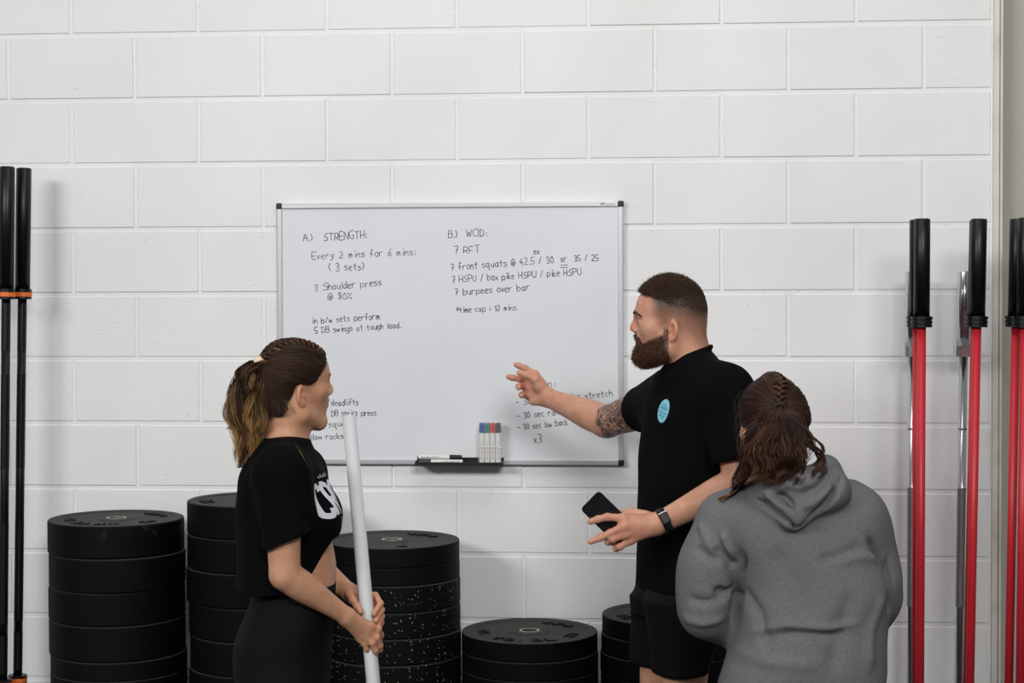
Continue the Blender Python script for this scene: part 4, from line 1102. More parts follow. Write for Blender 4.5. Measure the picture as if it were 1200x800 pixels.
    T.cone(shL-np.array([0, 0, .010]), shL*.45+hL*.55, .069, .072, .05); T.tube(shL*.6+hL*.4, hL, .074, .071, .01); T.tube(hL+(hL-shL)*.02, hL+(shL-hL)*.25, .064, .060, .0, 's')
    hR = shR+(elR-shR)*.41
    T.cone(shR, shR*.5+hR*.5, .072, .071, .05); T.tube(shR*.6+hR*.4, hR, .071, .070, .01); T.tube(hR+(hR-shR)*.05, hR+(shR-hR)*.25, (.064), .060, .0, 's')
    # hem cut and neck opening
    zh = float(W(800, 692, -1.1)[2])
    cax = nrm(np.array([-.40, 0.05, 1.0])); cn = W(808.5, 413.5, -1.0)
    T.tube(cn-cax*.004, cn+cax*.12, .060, .085, .006, 's')
    e1 = nrm(np.cross(cax, l)); e2 = np.cross(cax, e1); rp = ring_pts(cn-cax*.006, e1, e2, .0610, 18); T.chain(rp, [.0075]*19, .006)
    V2, Q2 = T.mesh('t_shirt', .0035, smooth=2); N2 = normals(V2, Q2)
    lowf = np.clip((1.45-V2[:, 2])/.5, 0.15, 1)
    V2 = V2+N2*(.0045*wob(V2, 22, 3, stretch=(1, 1, .45))*lowf+.0025*wob(V2, 55, 5, stretch=(1, 1, .6)))[:, None]
    for a, b, w_, d_ in (((770, 470), (800, 520), .010, -.006), ((765, 520), (775, 600), .012, -.006), ((800, 470), (846, 500), .012, -.006), ((838, 470), (832, 550), .010, -.010), ((800, 600), (760, 640), .012, .006), ((850, 500), (866, 530), .009, -.005), ((755, 560), (800, 640), .011, -.005), ((780, 650), (850, 690), .012, -.005)):
        pts = []
        for q in np.linspace(0, 1, 5):
            uu = a[0]+(b[0]-a[0])*q; vv = a[1]+(b[1]-a[1])*q; pts.append(W(uu, vv, -1.13))
        V2 = crease(V2, N2, pts, w_, d_)
    tee = part('t_shirt', V2, Q2, M['tee'], man, base)
    bv = bvh_of(V2, Q2)
    lc = W(777.5, 481.5, -1.12); view = nrm(lc-CAM); ex = nrm(l*.9+np.array([0, 0, .0])); ey = np.array([0, 0, 1.0])
    # round print on the chest
    nn = nrm(f*-1.0); o0 = lc
    h = bv.ray_cast(Vector(CAM), Vector(view)); o0 = np.array(h[0]) if h[0] is not None else lc
    disc = [[(0.026*math.cos(a), .033*math.sin(a)) for a in np.linspace(0, 2*math.pi, 40)[:-1]]]
    tilt = -.22; exx = l*math.cos(tilt)+ey*math.sin(tilt); eyy = -l*math.sin(tilt)+ey*math.cos(tilt)
    lg = decal('chest_print', disc, o0, exx, eyy, -f, bv, M['print_blue'], tee, base)
    marks = []
    for a in range(6): marks += thick([(-.014+.0055*a, .004), (-.012+.0055*a, .012+.003*(a % 2))], .0012)
    marks += thick([(-.02, -.004), (.02, -.004)], .0012)+thick([(-.012, -.016), (-.004, -.010), (.006, -.017), (.012, -.011)], .0016)+thick([(-.01, .018), (.01, .018)], .001)
    decal('print_marks', marks, o0, exx, eyy, -f, bv, M['print_teal'], tee, base, .0022)
    # shorts
    S = Field(); hemn, hemf = W(796.5, 787, -1.12), W(770.5, 776, -.93)
    S.loft(px_rings([(676, 752, 858, .170, None, 0), (690, 749, 860, .176, None, 0), (705, 748, 862, .176, None, 0), (716, 752, 858, .160, None, 0)], -1.0, f, l), f, l, .05)
    S.loft(px_rings([(700, 756, 864, .105, None, 0), (730, 760, 850, .100, None, 0), (760, 763.5, 836, .092, None, 0), (787, 765, 828, .086, None, 0)], -1.11, f, l), f, l, .04)
    S.loft(px_rings([(700, 744, 842, .105, None, 0), (730, 741.5, 830, .100, None, 0), (758, 740.5, 814, .092, None, 0), (776, 740, 803, .088, None, 0)], -.925, f, l), f, l, .04)
    S.tube(hemn+np.array([0, 0, -.02]), hemn+np.array([0, 0, .035]), .056, .054, .0, 's'); S.tube(hemf+np.array([0, 0, -.02]), hemf+np.array([0, 0, .035]), .056, .054, .0, 's')
    sl = W(817, 789, -1.2); S.cone(sl, sl+np.array([0, 0.02, .035]), .007, .001, .002, 's')
    V3, Q3 = S.mesh('shorts', .004, smooth=2); N3 = normals(V3, Q3)
    V3 = V3+N3*(.0035*wob(V3, 34, 9, stretch=(1, 1, .35)))[:, None]
    part('shorts', V3, Q3, M['shorts'], man, base)
    shoe(man, base, an, f); shoe(man, base, af, f)
    # wrist band
    ax = nrm(elL-wrL); bc = wrL+ax*.020; e1 = nrm(np.cross(ax, (0, 1, 0))); e2 = np.cross(ax, e1)
    bm = bmesh.new(); lathe(bm, [(.0325, -.010), (.0345, -.011), (.0345, .011), (.0325, .010)], 40, axis=ax, origin=bc-base)
    bd = from_bm('wrist_band', bm, M['strap'], man, smooth=True)
    vd = nrm(CAM-bc); vd = nrm(vd-ax*(vd@ax)+np.array([0, 0, .15])); sd = np.cross(ax, vd)
    Rb = Matrix((tuple(ax), tuple(sd), tuple(vd))).transposed()
    bm = bmesh.new(); box(bm, bc-base+vd*.0335, (.023, .030, .008), .003, rot=Rb); from_bm('tracker_screen', bm, M['strap'], bd, smooth=False)
    bm = bmesh.new(); box(bm, bc-base+vd*.0365-sd*.0165*(1 if sd[2] < 0 else -1), (.024, .003, .004), .001, rot=Rb); from_bm('tracker_clip', bm, M['alu'], bd)
    # hair on top
    rg = np.random.RandomState(11); n = 15000; c = np.array([.006, 0, .062]); rad = np.array([.0935, .078, .0895])
    D = rg.normal(size=(n*4, 3)); D /= np.linalg.norm(D, axis=1, keepdims=True); X = c+D/np.sqrt(((D/rad)**2).sum(1))[:, None]
    ll = .071+np.where(X[:, 0] > 0, .40, .24)*X[:, 0]+rg.normal(0, .004, len(X))
    ok = (X[:, 2]*1.0 > ll) & (X[:, 2]-.55*X[:, 0] > .056+.004*(np.abs(X[:, 1])/.07)+rg.normal(0, .003, len(X)))
    X = X[ok][:n]; D = D[ok][:n]; n = len(X)
    bvb = bvh_of(V, Q)
    for i in range(n):
        dw = D[i]@Rm; h = bvb.ray_cast(Vector(O+(c@Rm)+dw*.25), Vector(-dw))
        if h[0] is not None: X[i] = (np.array(h[0])-O)@Rm.T
    ln = (.0035+.0125*ss(X[:, 2], .078, .125))*rg.uniform(.7, 1.2, n)
    K = 6; s_ = np.linspace(0, 1, K)[None, :, None]
    fw = nrm((.6, 0, .2))[None]; cu = rg.normal(0, 1, (n, 3)); cu2 = rg.normal(0, 1, (n, 3))
    G = X[:, None]+ln[:, None, None]*(s_*(.42*D[:, None]+.50*fw[:, None])+.42*s_**1.3*cu[:, None]*np.cos(s_*2)+.3*np.sin(s_*3.5)*cu2[:, None]*.6)
    B_ = np.array([Rm[0], Rm[1], Rm[2]]); G = O+G@B_-base
    tn = np.clip(.34+.22*rg.normal(0, .6, (n, 1))+.35*s_[0, :, 0][None]-.1, 0, 1)
    link('hair', tubes(G, np.full((n, K), .00062)*np.linspace(1, .55, K), 3, tn, 'hair'), M['hair_man'], man)
    # beard: soft mass and the hairs on it
    Bd = Field()
    def E(c_, r_, k=.02): Bd.ell(P(*c_), r_, Rm, k)
    for q in (1, -1):
        Bd.chain([P(.022, q*.056, -.030), P(.032, q*.050, -.058)], [.014, .022], .02)
        Bd.chain([P(.032, q*.050, -.058), P(.064, q*.034, -.068), P(.088, q*.010, -.072)], [.022, .026, .024], .03)
        Bd.chain([P(.110, q*.006, -.0150), P(.102, q*.024, -.023), P(.094, q*.032, -.044)], [.0054, .0066, .011], .01)
    E((.082, 0, -.062), (.025, .034, .030)); E((.062, 0, -.074), (.032, .036, .022))
    Bd.ell(P(.114, 0, -.0295), (.014, .017, .0062), Rm, .004, 's')
    V4, Q4 = Bd.mesh('beard', .003, smooth=1); N4 = normals(V4, Q4)
    V4 = V4+N4*(.002*wob(V4, 260, 4)-.0015)[:, None]
    bd = part('beard', V4, Q4, M['beard'], man, base); set_attr(bd.data, 'tone', np.full(len(V4), .22))
    bodyN = normals(V, Q); cand = np.nonzero((np.maximum(beardm, side) > .25) & near & (L[:, 2] < .012))[0]
    n1, n2 = 11000, 5000; i1 = rg.randint(0, len(V4), n1); i2 = cand[rg.randint(0, len(cand), n2)]
    X = np.vstack([inv(V4.astype(float))[i1], L[i2]]); NN = np.vstack([N4[i1], bodyN[i2]])@Rm.T; n = n1+n2
    X = X+rg.normal(0, .0015, X.shape)*(np.arange(n) >= n1)[:, None]
    d0 = NN*.6+np.array([-.02, 0, -1.0])[None]*.9+rg.normal(0, .30, (n, 3)); d0 /= np.linalg.norm(d0, axis=1, keepdims=True)
    ln = np.where(np.arange(n) < n1, rg.uniform(.005, .0115, n)*np.clip((-.0-X[:, 2])/.03, .35, 1), rg.uniform(.003, .0065, n))
    mouth = (X[:, 0] > .097) & (X[:, 2] < -.024) & (X[:, 2] > -.044); ln[mouth] *= .25
    cu = rg.normal(0, 1, (n, 3)); K = 5; s_ = np.linspace(0, 1, K)[None, :, None]
    G = X[:, None]+ln[:, None, None]*(s_*d0[:, None]+.28*np.sin(s_*2.6)*cu[:, None])
    tn = np.clip(.36+.2*rg.normal(0, 1, (n, 1))+.25*s_[0, :, 0][None], 0, 1)
    link('beard_hair', tubes(O+G@Rm-base, np.full((n, K), .00050)*np.linspace(1, .5, K), 3, tn, 'beard_hair'), M['beard'], bd)
    # eyebrows
    G = []; bvb = bvh_of(V, Q)
    for i in range(230):
        q = 1 if i % 2 else -1; a = rg.rand(); lu = (q*(.010+.040*a), .0455+.0065*math.sin(.5+a*2.4)-.006*a*a+rg.normal(0, .0019))
        h = bvb.ray_cast(Vector(P(.16, lu[0], lu[1])), Vector(-Rm[0]))
        if h[0] is None: continue
        p0 = (np.array(h[0])-O)@Rm.T; d = np.array([-.25-.5*a, q*.85, .30-.5*a])*.007; nl_ = np.array(h[1])@Rm.T
        G.append([p0+d*k+nl_*.0011*math.sin(2*k+.3) for k in (0, .5, 1)])
    G = np.array(G); n = len(G)
    link('eyebrows', tubes(O+G@Rm-base, np.full((n, 3), .0007), 3, np.full((n, 3), .3), 'eyebrows'), M['hair_man'], man)
    # phone in the lowered hand
    pc = W(713.6, 607.6, -1.252); du = nrm(W(713.6+45, 607.6+44, -1.252)-W(713.6, 607.6, -1.252)); dv = nrm(np.cross(np.array([0, 1, 0]), du)); dn_ = np.cross(du, dv)
    ph = empty('smartphone', tuple(pc)); tag(ph, 'black smartphone gripped in the bearded man\'s lowered hand', 'phone')
    Rp = Matrix((tuple(du), tuple(dv), tuple(dn_))).transposed()
    def slab(name, ls, ws, th, off, m_, rad):
        bm = bmesh.new(); pts = []
        for sx, sy, a0 in ((1, 1, 0), (-1, 1, 90), (-1, -1, 180), (1, -1, 270)):
            for a in np.linspace(a0, a0+90, 7): pts.append((sx*(ls/2-rad)+rad*math.cos(math.radians(a)), sy*(ws/2-rad)+rad*math.sin(math.radians(a))))
        lo = [bm.verts.new((p[0], p[1], off-th/2)) for p in pts]; hi = [bm.verts.new((p[0], p[1], off+th/2)) for p in pts]
        bm.faces.new(hi); bm.faces.new(lo[::-1])
        for i in range(len(pts)): j = (i+1) % len(pts); bm.faces.new((lo[i], lo[j], hi[j], hi[i]))
        bmesh.ops.rotate(bm, cent=(0, 0, 0), matrix=Rp, verts=bm.verts[:]); return from_bm(name, bm, m_, ph)
    slab('edge_frame', .146, .0715, .0076, 0, M['phone_edge'], .011); slab('screen', .1435, .069, .0006, .0040, M['phone'], .0098); slab('back_glass', .1435, .069, .0006, -.0040, M['phone'], .0098)
    return man
build_man()

def hair_scalp_mask(L, pts):
    """1 where the scalp carries hair, for a pulled-back hairline running through pts (forward, |left|, up)"""
    # the hair side is above and behind the line
    az = np.arctan2(np.abs(L[:, 1]), L[:, 0]); pa = np.array([math.atan2(p[1], p[0]) for p in pts]); pu = np.array([p[2] for p in pts])
    o = np.argsort(pa); lim = np.interp(az, pa[o], pu[o])
    return np.clip((L[:, 2]-lim)/.010+.5, 0, 1)

# ---------------------------------------------------------------- THE WOMAN WITH THE PIPE
def build_woman_pipe():
    th = math.radians(10); Y0 = -1.49
    f = np.array([math.cos(th), math.sin(th), 0]); l = np.array([-f[1], f[0], 0]); base = np.array([-.45, Y0, 0])
    S_ = .93; a = math.radians(31)
    O = W(341.5, 459, Y0); P0, Rm, inv = frame_head(O, (math.cos(a)*RT[0]+math.sin(a)*_F[0], math.cos(a)*RT[1]+math.sin(a)*_F[1], .0), 0.0, S_)
    P = lambda x, y, z: P0(x, y, z-.006)
    B = Field(); head(B, P, Rm, S_, True)
    nb = W(334, 517, Y0)
    B.cone(P(-.026, 0, -.015), nb, .0480, .0490, .03); B.cone(P(.000, 0, -.045), nb+f*.012, .040, .045, .03)
    H = W
    shN, shF = H(331, 553, Y0-.165), H(352, 553, Y0+.16)
    rows = [(528, 302, 364, .085, None, 0), (552, 286, 376, .150, None, 0), (585, 281, 387, .158, None, 0), (612, 282, 389, .150, None, 0), (640, 292, 390, .135, None, 0), (660, 297, 393.5, .128, None, 0), (690, 300, 392.5, .135, None, 0), (725, 288, 389, .160, None, 0), (760, 277, 386, .172, None, 0), (800, 281, 384, .172, None, 0), (830, 288, 380, .165, None, 0)]
    br = px_rings(rows, Y0, f, l); B.loft(br, f, l, .03, n=2.2)
    B.cone(nb-np.array([0, 0, .02]), shN, .042, .046, .04); B.cone(nb-np.array([0, 0, .02]), shF, .042, .046, .04)
    elN, wrN = H(333.5, 673, Y0-.185), H(404, 720.5, Y0-.085)
    B.chain([shN, shN*.5+elN*.5, elN], [.046, .0435, .0385], .03)
    B.chain([elN, elN*.70+wrN*.30, elN*.35+wrN*.65, wrN], [.0385, .0385, .0295, .0225], .006)
    elF, wrF = H(368, 664, Y0+.16), H(408, 692.5, Y0+.045)
    B.chain([shF, shF*.5+elF*.5, elF], [.046, .0425, .036], .03)
    B.chain([elF, elF*.70+wrF*.30, wrF], [.036, .036, .0225], .006)
    # near hand: over the front of the pipe
    py = lambda v, d=0.0: float(pipe_at(v)[1])+d
    q0 = py(740)
    k = [H(433.5, 733, q0-.034), H(429.5, 738, q0-.037), H(425.5, 743, q0-.036), H(421.5, 747.5, q0-.030)]
    for m_, r in zip(k, (.0105, .0105, .010, .0092)): B.cone(wrN+(m_-wrN)*.12, m_, .0165, r, .014)
    finger(B, [k[0], H(443.5, 736.5, q0-.022), H(446.3, 744, q0-.002), H(445, 750, q0+.010)], .0088, .0075, .003)
    finger(B, [k[1], H(441.5, 746.5, q0-.027), H(445.3, 756, q0-.012), H(445.5, 761.5, q0+.000)], .0090, .0075, .003)
    finger(B, [k[2], H(436, 753, q0-.031), H(439.8, 761.5, q0-.023), H(440.8, 765.5, q0-.014)], .0087, .0072, .003)
    finger(B, [k[3], H(427, 754, q0-.029), H(429.3, 759.5, q0-.024), H(431, 762.5, q0-.018)], .0078, .0066, .003)
    finger(B, [H(410, 726.5, q0-.02), H(417, 733, q0+.004), H(425, 740, q0+.022), H(432.5, 745, q0+.027)], .0115, .0080)
    # far hand: from behind the pipe
    q1 = py(706)
    k = [H(425, 694.5, q1+.040), H(426, 701.5, q1+.043), H(427, 708.5, q1+.043), H(428.5, 715.5, q1+.038)]
    for m_, r in zip(k, (.0105, .0105, .010, .0092)): B.cone(wrF+(m_-wrF)*.15, m_, .0165, r, .014)
    finger(B, [k[0], H(440, 697.5, q1+.030), H(446, 707, q1+.004), H(438.5, 719, q1-.024)], .0088, .0075, .003)
    finger(B, [k[1], H(441.5, 705, q1+.032), H(447.2, 714.5, q1+.006), H(440.5, 727, q1-.020)], .0090, .0075, .003)
    finger(B, [k[2], H(442.5, 713, q1+.032), H(447.5, 722, q1+.008), H(443, 733, q1-.013)], .0087, .0072, .003)
    finger(B, [k[3], H(442.5, 720.5, q1+.028), H(447, 729, q1+.010), H(444, 737, q1-.006)], .0078, .0066, .003)
    finger(B, [H(409.5, 696, q1+.028), H(413.5, 703, q1+.004), H(418.5, 710.5, q1-.016), H(422.5, 716.5, q1-.028)], .0120, .0080)
    hn, hf = H(330, 815, Y0-.09), H(338, 815, Y0+.09)
    kn = np.array([hn[0]+.0, hn[1]-.005, .47]); kf = np.array([hf[0]+.03, hf[1]+.005, .47]); an = np.array([kn[0]-.06, kn[1], .085]); af = np.array([kf[0]-.05, kf[1], .085])
    leg(B, hn, kn, an, f, .9); leg(B, hf, kf, af, f, .9)
    wo, V, Q = body(B, base, M['skin_woman'], .0027, ((O, .14), (H(434, 745, q0), .065), (H(430, 712, q1), .065)))
    tag(wo, 'woman in cropped black top and leggings with blonde-tipped ponytail holding a white pipe', 'person')
    L = inv(V.astype(float))+np.array([0, 0, .006]); me = wo.data; near = (np.abs(L) < .2).all(1) & (L[:, 2] > -.13)
    hl = [(.094, .0, .092), (.080, .040, .086), (.058, .060, .060), (.040, .066, .030), (.020, .070, .026), (.002, .076, .034), (-.018, .074, .026), (-.030, .066, -.012), (-.050, .048, -.052), (-.075, .0, -.080)]
    set_attr(me, 'stubble', hair_scalp_mask(L, hl)*near*.97*(np.abs(L[:, 1]) < .0815))
    set_attr(me, 'lips', ((L[:, 2] < -.017) & (L[:, 2] > -.041) & (L[:, 0] > .0975) & (np.abs(L[:, 1]) < .024) & near)*.7)
    fl = np.exp(-((L[:, 0]-.07)**2/.02**2+(np.abs(L[:, 1])-.05)**2/.02**2+(L[:, 2]+.01)**2/.02**2))*.22+np.exp(-((L[:, 0]+.004)**2/.02**2+(np.abs(L[:, 1])-.080)**2/.010**2+L[:, 2]**2/.03**2))*.35
    hd = np.exp(-((V-H(432, 748, q0))**2).sum(1)/.05**2)*.2+np.exp(-((V-H(437, 712, q1))**2).sum(1)/.05**2)*.25
    set_attr(me, 'flush', np.where(near, fl, hd))
    e = np.zeros(len(V)); ir = np.zeros(len(V))
    for q in (1, -1):
        d = np.linalg.norm(L-np.array([.0855, q*.0325, .030]), axis=1); e[(d < .0133) & (L[:, 0] > .092) & (np.abs(L[:, 2]-.0285) < .0045)] = 1
        ir[np.linalg.norm(L-np.array([.098, q*.0325, .0295]), axis=1) < .0058] = 1
    set_attr(me, 'eyewhite', e*.7); set_attr(me, 'iris', ir); bvb = bvh_of(V, Q)
    # cropped t-shirt
    T = Field()
    trow = [(519, 306, 360, .078, None, 0), (530, 296, 366, .110, None, 0), (552, 282, 379, .150, None, 0), (580, 277.5, 392, .160, None, 0), (600, 276.5, 397.5, .162, None, 0), (614, 277, 399.5, .162, None, 0), (628, 277, 397, .162, None, 0), (650, 277, 387, .162, None, 0), (700, 277, 374, .165, None, 0)]
    T.loft(px_rings(trow, Y0, f, l), f, l, .02, n=2.25)
    T.cone(nb-np.array([0, 0, .030]), shN, .050, .058, .05); T.cone(nb-np.array([0, 0, .030]), shF, .050, .058, .05)
    for q in (1, -1):
        c = H(384, 606, Y0)+l*q*.062-f*.02; T.ell(c, (.05, .055, .055), np.array([f, l, [0, 0, 1]]), .04)
    hN = H(336, 634, Y0-.182); hF = shF+(elF-shF)*.66
    hax = nrm(nrm(hN-shN)+np.array([.10, 0, .0]))
    cutn = nrm(np.array([.40, 0, -1.0]))
    T.cone(shN, shN*.45+hN*.55, .058, .061, .05); T.tube(shN*.6+hN*.4, hN, .0605, .0615, .01, cut=cutn); T.tube(hN+nrm(hN-shN)*.03, hN+(shN-hN)*.3, .0550, .051, .0, 's')
    T.cone(shF, shF*.45+hF*.55, .058, .061, .05); T.tube(shF*.6+hF*.4, hF, .0610, .0620, .01); T.tube(hF+(hF-shF)*.03, hF+(shF-hF)*.3, .0540, .051, .0, 's')
    zx = np.array([float((H(u, v, Y0)-base)@f) for u, v in ((270, 693), (345, 690), (364, 668), (378, 648), (391, 629), (401, 626))]); zz = np.array([float(H(u, v, Y0)[2]) for u, v in ((270, 687), (340, 685), (364, 664), (378, 645), (391, 628), (401, 625))])
    keepl = (hN-base)@l
    def hem(X, Y, Z):
        fx = (X-base[0])*f[0]+(Y-base[1])*f[1]
        return np.interp(fx, zx, zz)-Z
    T2 = Field(); T2.p = T.p[:3+2]+[('i', np.array([-2, -3, 0.]), np.array([2, 1, 3.]), 0.0, hem)]+T.p[5:]
    cn = H(331, 514.5, Y0); cax = nrm(np.array([.10, .06, 1.0]))
    T2.tube(cn-cax*.004, cn+cax*.1, .0500, .075, .006, 's')
    e1 = nrm(np.cross(cax, l)); e2 = np.cross(cax, e1)
    T2.chain(ring_pts(cn-cax*.004, e1, e2, .0520, 18), [.0065]*19, .006)
    V2, Q2 = T2.mesh('cropped_t_shirt', .003, smooth=2); N2 = normals(V2, Q2)
    V2 = V2+N2*(.003*wob(V2, 26, 13, stretch=(1, 1, .5))+.0018*wob(V2, 60, 15, stretch=(1, 1, .6)))[:, None]
    for a_, b_, w_, d_ in (((352, 545), (362, 600), .008, -.006), ((362, 600), (366, 622), .008, -.006), ((300, 560), (318, 640), .010, -.004), ((340, 560), (350, 620), .010, .004), ((372, 612), (392, 622), .008, -.006), ((318, 545), (345, 560), .008, -.004)):
        V2 = crease(V2, N2, [H(a_[0]+(b_[0]-a_[0])*q, a_[1]+(b_[1]-a_[1])*q, Y0-.19) for q in np.linspace(0, 1, 5)], w_*2.2, d_)
    tee = part('cropped_t_shirt', V2, Q2, M['tee'], wo, base); bv = bvh_of(V2, Q2)
    # printed lettering across the chest: its first letters run from her right side to the front
    cc = H(396, 592, Y0)
    sx = -l*1.0; ey = nrm(np.array([-.42*f[0], -.42*f[1], 1.0])); up_ = ey
    def glyph(polys, x, y, w, h, wd): 
        out = []
        for st in polys: out += thick(catmull([(x+p[0]*w, y+p[1]*h) for p in st], 5), wd)
        return out
    Cg = [[(1, .80), (.88, .96), (.5, 1), (.12, .94), (0, .72), (0, .28), (.12, .06), (.5, 0), (.88, .04), (1, .2), (1, .25)]]
    Rg = [[(0, 0), (0, .5), (0, 1)], [(0, 1), (.5, 1), (.95, .92), (1, .74), (.9, .56), (.5, .5), (0, .5)], [(.5, .5), (.8, .25), (1, 0)]]
    Og = [[(.5, 0), (.1, .08), (0, .3), (0, .7), (.1, .92), (.5, 1), (.9, .92), (1, .7), (1, .3), (.9, .08), (.5, 0)]]
    # x runs along +(-l) from her left to her right, so the word reads from -x; mirror so it reads correctly from the front
    def place(gl, i, w=.030, gap=.014, h=.082, y0=.000, wd=.0076, x0=.128): return [[(-(x_), y_) for x_, y_ in poly] for poly in glyph(gl, -x0+i*(w+gap), y0, w, h, wd)]
    polys = place(Cg, 0)+place(Rg, 1)+place(Og, 2)
    o_ = H(390, 598, Y0)
    # ex = her right (-l): letter x grows towards her left, i.e. along +l, hence the minus sign in place()
    decal('white_lettering', [[(-x_, y_) for x_, y_ in p_] for p_ in [[(-x_, y_) for x_, y_ in q_] for q_ in polys]], o_, -l, ey, -f, bv, M['print_white'], tee, base, .0016)
    Eg = [[(1, 1), (0, 1), (0, 0), (1, 0)], [(0, .5), (.8, .5)]]
    p2 = []
    for st in Eg: p2 += thick([(-(-.062+q[0]*.012), -.034+q[1]*.022) for q in st], .0025)
    for st in Eg[:1]: p2 += thick([(-(-.044+q[0]*.012), -.034+q[1]*.022) for q in st], .0025)
    decal('small_lettering', p2, o_, -l, ey, -f, bv, M['print_white'], tee, base, .0016)
    p3 = []
    for i in range(6): p3 += thick([(-(-.078+i*.015), .100), (-(-.072+i*.015), .108 if i % 2 else .104), (-(-.068+i*.015), .098)], .0012)
    decal('script_print', p3, o_, -l, ey, -f, bv, M['print_white'], tee, base, .0016)
    # leggings
    G = Field(); lr = px_rings([(681, 299, 394, .136, None, 0), (700, 295, 392.5, .145, None, 0), (725, 285.5, 391, .166, None, 0), (750, 276, 389, .176, None, 0), (776, 274, 388, .180, None, 0), (805, 278, 386, .180, None, 0), (835, 284, 383, .170, None, 0), (862, 292, 378, .145, None, 0), (884, 304, 366, .11, None, 0)], Y0, f, l)
    G.loft(lr, f, l, .06, n=2.2)
    for q in (hn, kn, an), (hf, kf, af): G.chain([q[0], q[0]*.5+q[1]*.5, q[1], q[1]*.65+q[2]*.35-f*.02, q[2]], [.086, .074, .058, .056, .038], .05)
    V3, Q3 = G.mesh('leggings', .004, smooth=2); part('leggings', V3, Q3, M['leggings'], wo, base)
    shoe(wo, base, an, f, .9); shoe(wo, base, af, f, .9)
    # thin chain at the neck
    pts = [H(u, v, y) for u, v, y in ((346, 518.5, Y0-.05), (350, 526, Y0-.05), (355, 535, Y0-.04), (362, 547, Y0-.02))]
    pts2 = []
    vd = nrm(CAM-pts[2])
    for p in catmull(pts, 8):
        b1 = bv.ray_cast(Vector(p+vd*.4), Vector(-vd)); b2 = bvb.ray_cast(Vector(p+vd*.4), Vector(-vd))
        hs = [np.array(h[0])+vd*.0008 for h in (b1, b2) if h[0] is not None]
        if hs: pts2.append(max(hs, key=lambda z: z@vd))
    if len(pts2) > 4: link('necklace', tubes(np.array([pts2])-base, np.full((1, len(pts2)), .00045), 5), M['gold'], wo)
    # hair
    c, rad = (.006, 0, .058), (.0945, .0785, .0895); tie = (-.092, .0, .083)
    st = [(.097, .0, .098), (.086, .040, .092), (.064, .060, .068), (.044, .066, .038), (.026, .069, .028), (.006, .0745, .036), (-.016, .073, .028), (-.028, .068, -.006), (-.044, .052, -.044), (-.060, .034, -.066), (-.070, .0, -.074)]
    G1, R1, t1 = scalp_strands(P, c, rad, st, tie, 5000, (.0015, .0050), .00062, 21, (.12, .06), 12, .0010, bvb)
    hair = link('hair', tubes(G1-base, R1, 3, t1, 'hair'), M['hair_blonde'], wo)
    for sd, q in ((31, -1), (32, 1)):
        g, r_, t_ = plait(P, c, (.0975, .082, .0925), [(.088, q*.020, .102), (.060, q*.034, .132), (.020, q*.036, .146), (-.025, q*.030, .138), (-.062, q*.018, .112), (-.086, q*.006, .090)], .0135, .0009, sd, per=22, lift=.0085)
        link('plait', tubes(g-base, r_, 3, t_+.06, 'plait'), M['hair_blonde'], hair)
    tw = P(*tie); back = -Rm[0]
    tail = [tw+back*.002, H(302, 422.5, Y0-.035), H(294, 436, Y0-.05), H(290, 460, Y0-.055), H(289, 490, Y0-.055), H(290, 517, Y0-.05), H(286, 548, Y0-.045)]
    wd = [(.010, .010), (.014, .014), (.024, .024), (.038, .030), (.046, .032), (.034, .028), (.018, .018)]
    def tone(t, ab, rg):
        n = len(t); b = .10+.80*np.clip((t-.15)/.7, 0, 1)**1.1+rg.normal(0, .16, (n, 1))
        b = b+.42*np.clip(1-np.abs(ab[:, :1]-.25)/.35, 0, 1)*np.clip(t*3, 0, 1)*(rg.rand(n, 1) < .6)
        return np.clip(b-.25*(np.abs(ab[:, :1]+.15) < .18), 0.02, 1)
    g, r_, t_ = flow(tail, wd, 2200, .00070, 41, .009, tone, 20, (.66, 1.02), RT, np.array([0, 1.0, 0]))
    pony = link('ponytail', tubes(g-base, r_, 3, t_, 'ponytail'), M['hair_blonde'], hair)
    g, r_, t_ = flow([tw, H(292, 432, Y0-.05), H(276, 462, Y0-.05), H(273, 498, Y0-.05), H(264, 503, Y0-.05)], [(.004, .004), (.012, .01), (.018, .02), (.016, .02), (.010, .01)], 60, .00055, 43, .010, tone, 16, (.7, 1.0), RT, np.array([0, 1.0, 0]))
    link('loose_wisps', tubes(g-base, r_, 3, t_, 'loose_wisps'), M['hair_blonde'], pony)
    bm = bmesh.new(); td = nrm(tail[1]-tail[0]); lathe(bm, [(.0105, -.008), (.0150, -.0095), (.0190, -.005), (.0195, .004), (.0155, .0095), (.0105, .008)], 28, axis=td, origin=tw+td*.006-base)
    from_bm('hair_tie', bm, M['scrunchie'], hair, smooth=True)
    n = 150; rg = np.random.RandomState(5); Gb = []
    for i in range(n):
        q = 1 if i % 2 else -1; a_ = rg.rand(); h = bvb.ray_cast(Vector(P(.16, q*(.012+.036*a_), .0475+.006*math.sin(.4+a_*2.4)+rg.normal(0, .0012))), Vector(-Rm[0]))
        if h[0] is None: continue
        p0 = np.array(h[0]); d = Rm.T@np.array([-.3-.5*a_, q*.85, .3-.4*a_])*.006; Gb.append([p0+d*k_+np.array(h[1])*.001 for k_ in (0, .5, 1)])
    link('eyebrows', tubes(np.array(Gb)-base, np.full((len(Gb), 3), .0006), 3, np.full((len(Gb), 3), .25), 'eyebrows'), M['hair_blonde'], wo)
build_woman_pipe()

